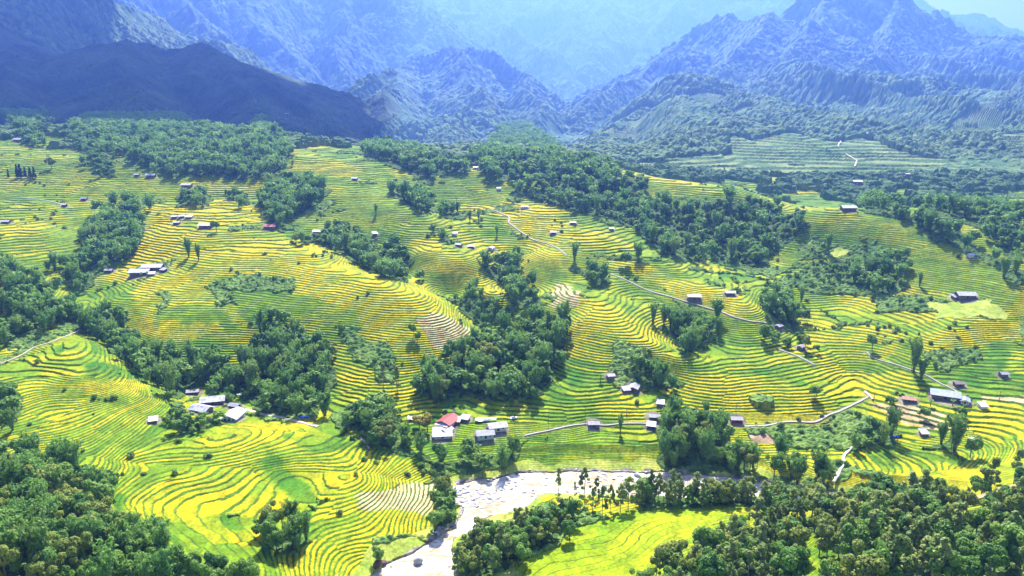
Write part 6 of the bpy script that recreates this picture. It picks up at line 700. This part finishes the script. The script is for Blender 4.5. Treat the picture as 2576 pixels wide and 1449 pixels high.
# ---------------------------------------------------------------- rocks
def rock_mesh(seed, flat=.7, sharp=1.0):
    import bmesh
    bm = bmesh.new(); bmesh.ops.create_icosphere(bm, subdivisions=3, radius=1)
    rr = np.random.default_rng(seed); pl = [(Vector(rr.normal(size=3)).normalized(), rr.uniform(.55, .85)) for _ in range(11)]
    for v in bm.verts:
        for n, d in pl:
            k = v.co.dot(n)
            if k > d: v.co -= n * (k - d) * sharp
        v.co.z *= flat
        v.co *= 1 + .05 * float(vnoise(np.array([v.co.x * 3 + seed]), np.array([v.co.y * 3 + v.co.z * 5]), seed)[0])
    me = bpy.data.meshes.new('rock'); bm.to_mesh(me); bm.free(); return me
RK = [rock_mesh(i, .55 + .08 * (i % 4)) for i in range(6)]
for r_ in RK: r_.materials.append(M['grey_rock'])
for i, (x, y, w, col, label) in enumerate(BOULDERS):
    me = rock_mesh(20 + i, 1.15 if 'pointed' in label else .7); z = max(ground_z(x, y), 0)
    o = add('boulder', me, M[col + '_rock'], loc=(x, y, z + .1 * w), rotz=i, label=label, category='boulder'); o.scale = (w * .55, w * .5, w * .55)
gp = [p for c, t_, p in LAND if c == 'gravel'][0]; G_ = np.array(gp); cnt = 0
while cnt < 90:
    x = rng.uniform(G_[:, 0].min(), G_[:, 0].max()); y = rng.uniform(G_[:, 1].min(), G_[:, 1].max())
    if not inpoly(np.array([x]), np.array([y]), gp)[0]: continue
    s = float(rng.uniform(.35, 1.35)) * (1.3 if rng.uniform() < .2 else 1)
    o = add('rock', RK[cnt % 6], loc=(x, y, max(ground_z(x, y), -.1) + .1 * s), rotz=float(rng.uniform(0, 6)), label='grey rock in the boulder pile on the inside of the river bend', category='rock', group='boulder pile on the river bend'); o.scale = (s * 1.25, s, s * .8); cnt += 1
for i in range(110):         # stones breaking the rapids
    x = float(rng.uniform(-10, 70)); y = float(rng.uniform(285, 312))
    if not inpoly(np.array([x]), np.array([y]), RIVER)[0]: continue
    s = float(rng.uniform(.35, 1.1)); o = add('rock', RK[i % 6], loc=(x, y, .05), rotz=i * .7, label='small dark stone breaking the white rapids', category='rock', group='stones in the white rapids'); o.scale = (s * 1.2, s, s * .8)
for i in range(70):          # stones along the far bank and in the rapids
    far_ = i < 45
    a = RIVER[8 + (i * 7) % 10] if far_ else RIVER[4 + i % 6]; b = RIVER[9 + (i * 7) % 10] if far_ else RIVER[5 + i % 6]; k = rng.uniform()
    x = a[0] + (b[0] - a[0]) * k + rng.uniform(-1, 1); y = a[1] + (b[1] - a[1]) * k + (rng.uniform(-5, 2) if far_ else rng.uniform(-1.5, 1.5)); s = float(rng.uniform(.25, .75))
    o = add('rock', RK[i % 6], loc=(x, y, max(ground_z(x, y), -.05)), rotz=i * 1.3, label='pale stone along the far edge of the white river' if far_ else 'pale stone along the left edge of the white river', category='rock', group='stones along the far river edge' if far_ else 'stones along the left river edge'); o.scale = (s * 1.3, s, s * .7)
# ---------------------------------------------------------------- people and the motorbike
def person(x, y, top, legs, label, bend=False):
    z = ground_z(x, y)
    me = bpy.data.meshes.new('person'); hd = (.0, -.55, 1.15) if bend else (0, -.03, 1.52); sh = (0, -.42, 1.12) if bend else (0, 0, 1.36)
    V = [(0, 0, .9), sh, (0, hd[1], hd[2]), (hd[0], hd[1] * 1.15, hd[2] + .14), (.1, 0, .86), (.11, .02, .46), (.12, .04, .03), (.12, -.1, .02), (-.1, 0, .86), (-.11, .02, .46), (-.12, .04, .03), (-.12, -.1, .02),
         (.2, sh[1], sh[2] - .02), (.26, sh[1] - .05, sh[2] - .3), (.24, sh[1] - .2, sh[2] - .52), (-.2, sh[1], sh[2] - .02), (-.26, sh[1] - .05, sh[2] - .3), (-.24, sh[1] - .2, sh[2] - .52)]
    E = [(0, 1), (1, 2), (2, 3), (0, 4), (4, 5), (5, 6), (6, 7), (0, 8), (8, 9), (9, 10), (10, 11), (1, 12), (12, 13), (13, 14), (1, 15), (15, 16), (16, 17)]
    Rr = [.16, .17, .06, .11, .1, .075, .05, .04, .1, .075, .05, .04, .07, .05, .035, .07, .05, .035]
    me.from_pydata(V, E, []); o = add('person', me, M['skin'], loc=(x, y, z), label=label, category='person')
    o.modifiers.new('skin', 'SKIN'); 
    for i, r_ in enumerate(Rr): me.skin_vertices[0].data[i].radius = (r_, r_)
    me.skin_vertices[0].data[0].use_root = True
    o.modifiers.new('sub', 'SUBSURF').levels = 1
    add('top', mesh_from('top', *join([tube([(0, 0, .86), (sh[0], sh[1] * .5, (sh[2] + .9) / 2), (sh[0], sh[1], sh[2] + .04)], [.19, .21, .19], 10), tube([V[12], V[13]], [.1, .075], 8), tube([V[15], V[16]], [.1, .075], 8)]), smooth=True), M[top], parent=o)
    add('trousers', mesh_from('trousers', *join([tube([(s * .1, 0, .92), V[5 if s > 0 else 9], (s * .12, .03, .12)], [.13, .1, .075], 8) for s in (1, -1)]), smooth=True), M[legs], parent=o)
    add('hair', mesh_from('hair', *tube([(0, hd[1] * 1.1 + .02, hd[2] + .1), (0, hd[1] * 1.1 + .02, hd[2] + .2), (0, hd[1] * 1.1, hd[2] + .27)], [.12, .125, .05], 10), smooth=True), M['hair'], parent=o)
for x, y, top, legs, label in PEOPLE: person(x, y, top, legs, label, 'bending' in label)
bx, by, lab = BIKE; o = add('motorbike', None, loc=(bx, by, ground_z(bx, by) + .4), rotz=.3, label=lab, category='motorbike')
for sx in (-.62, .62):
    ring = [(sx + .3 * math.cos(t_), 0, .3 + .3 * math.sin(t_)) for t_ in np.linspace(0, 6.283, 17)]
    add('wheel', mesh_from('wheel', *tube(ring, [.06] * 17, 6), smooth=True), M['tyre'], parent=o)
add('body', mesh_from('bike_body', *join([tube([(-.7, 0, .55), (-.1, 0, .55), (.3, 0, .62), (.55, 0, .9)], [.1, .14, .12, .07], 8), tube([(-.62, 0, .3), (-.1, 0, .35), (.45, 0, .75), (.62, 0, .3)], [.05, .12, .06, .04], 6)]), smooth=True), M['paint'], parent=o)
add('seat', mesh_from('bike_seat', *tube([(-.6, 0, .74), (-.2, 0, .72), (.1, 0, .74)], [.07, .12, .06], 8), smooth=True), M['tyre'], parent=o)
add('handlebar', mesh_from('handlebar', *tube([(.45, -.35, 1.0), (.55, 0, .98), (.45, .35, 1.0)], [.025] * 3, 6)), M['paint'], parent=o)

# ---------------------------------------------------------------- clouds (above and beyond the haze)
M['cloud'], nt, b = new_mat('cloud'); b.inputs['Base Color'].default_value = (.9, .9, .9, 1); b.inputs['Roughness'].default_value = 1
tr = N(nt, 'ShaderNodeBsdfTranslucent'); tr.inputs['Color'].default_value = (.9, .9, .9, 1); mx = N(nt, 'ShaderNodeMixShader'); nt.links.new(b.outputs[0], mx.inputs[1]); nt.links.new(tr.outputs[0], mx.inputs[2]); nt.links.new(mx.outputs[0], nt.nodes['Material Output'].inputs['Surface'])
SUNV = Vector((math.sin(SUN_AZ) * math.cos(SUN_EL), math.cos(SUN_AZ) * math.cos(SUN_EL), math.sin(SUN_EL)))
def cloud_sheet(poly3, alt, label):
    pts = []
    for p in poly3:
        k = (alt - p[2]) / SUNV.z; pts.append((p[0] + SUNV.x * k, p[1] + SUNV.y * k))
    P = np.array(pts); st = 30.0
    gx, gy = np.meshgrid(np.arange(P[:, 0].min() - 40, P[:, 0].max() + 40, st), np.arange(P[:, 1].min() - 40, P[:, 1].max() + 40, st))
    wx = gx + 30 * vnoise(gx / 110, gy / 110, 201); wy = gy + 30 * vnoise(gx / 110, gy / 110, 203)
    ins = inpoly(wx, wy, pts); d = dpoly(gx, gy, pts) * ins
    th = np.sqrt(np.clip(d, 0, 220)) * 7 * (.75 + .5 * fbm(gx / 90, gy / 90, 205, 4)) + 2
    n, m = gx.shape; vid = np.arange(n * m).reshape(n, m); qd = grid_quads(n, m); qd = qd[ins.ravel()[qd].all(1)]
    top = np.stack([gx, gy, alt + th], -1).reshape(-1, 3); bot = np.stack([gx, gy, alt - th * .25], -1).reshape(-1, 3)
    Q = np.concatenate([qd, qd[:, ::-1] + n * m])
    e = np.concatenate([qd[:, [0, 1]], qd[:, [1, 2]], qd[:, [2, 3]], qd[:, [3, 0]]]); key = np.sort(e, 1); _, inv, c = np.unique(key, axis=0, return_inverse=True, return_counts=True)
    be = e[c[inv.ravel()] == 1]; Q = np.concatenate([Q, np.stack([be[:, 1], be[:, 0], be[:, 0] + n * m, be[:, 1] + n * m], 1)])
    used, inv = np.unique(Q, return_inverse=True)
    me = mesh_from('cloud', np.concatenate([top, bot])[used], quads=inv.reshape(Q.shape), smooth=True)
    return add('cloud', me, M['cloud'], label=label, category='cloud')
cloud_sheet(SHADOW, 2600.0, 'broad grey cloud overhead that shades the dark left hill')

# ---------------------------------------------------------------- haze
v, f_ = boxv(-13600, 13600, -400, 13500, -12, 2300)
hz = add('haze', mesh_from('haze', v, f_), kind='stuff')
hm = bpy.data.materials.new('haze_air'); hm.use_nodes = True; nt = hm.node_tree; nt.nodes.clear()
out = nt.nodes.new('ShaderNodeOutputMaterial'); pv = nt.nodes.new('ShaderNodeVolumePrincipled')
pv.inputs['Color'].default_value = (.17, .33, 1.0, 1); pv.inputs['Density'].default_value = 1.38e-4; pv.inputs['Anisotropy'].default_value = .5
nt.links.new(pv.outputs[0], out.inputs['Volume']); hz.data.materials.append(hm)

# ---------------------------------------------------------------- daylight
wd_ = bpy.data.worlds.new('World'); SC.world = wd_; wd_.use_nodes = True; nt = wd_.node_tree
sky = nt.nodes.new('ShaderNodeTexSky'); sky.sky_type = 'NISHITA'; sky.sun_disc = False; sky.sun_elevation = SUN_EL; sky.sun_rotation = SUN_AZ; sky.altitude = 900; sky.dust_density = 4.5; sky.air_density = .8
bg = nt.nodes['Background']; nt.links.new(sky.outputs[0], bg.inputs['Color']); bg.inputs['Strength'].default_value = .08
sl = bpy.data.lights.new('sun', 'SUN'); sl.energy = 5.0; sl.angle = R(.5); sl.color = (1.0, .95, .86)
so = bpy.data.objects.new('sun', sl); COL.objects.link(so); so.rotation_euler = SUNV.to_track_quat('Z', 'Y').to_euler(); so.location = (0, 300, 900)
cam = bpy.data.cameras.new('camera'); cam.sensor_width = 36; cam.lens = 36 * FPX / 2576; cam.clip_start = 1; cam.clip_end = 60000
co = bpy.data.objects.new('camera', cam); COL.objects.link(co); co.location = (0, 0, CAMZ); co.rotation_euler = (R(90) - PITCH, 0, 0); SC.camera = co
SC.view_settings.view_transform = 'Standard'; SC.view_settings.look = 'None'; SC.view_settings.exposure = EXPOSURE if 'EXPOSURE' in globals() else 1.72; SC.view_settings.gamma = 1
SC.cycles.use_denoising = True; SC.cycles.max_bounces = 6; SC.cycles.diffuse_bounces = 2; SC.cycles.glossy_bounces = 2; SC.cycles.transmission_bounces = 3; SC.cycles.volume_bounces = 1; SC.cycles.transparent_max_bounces = 8
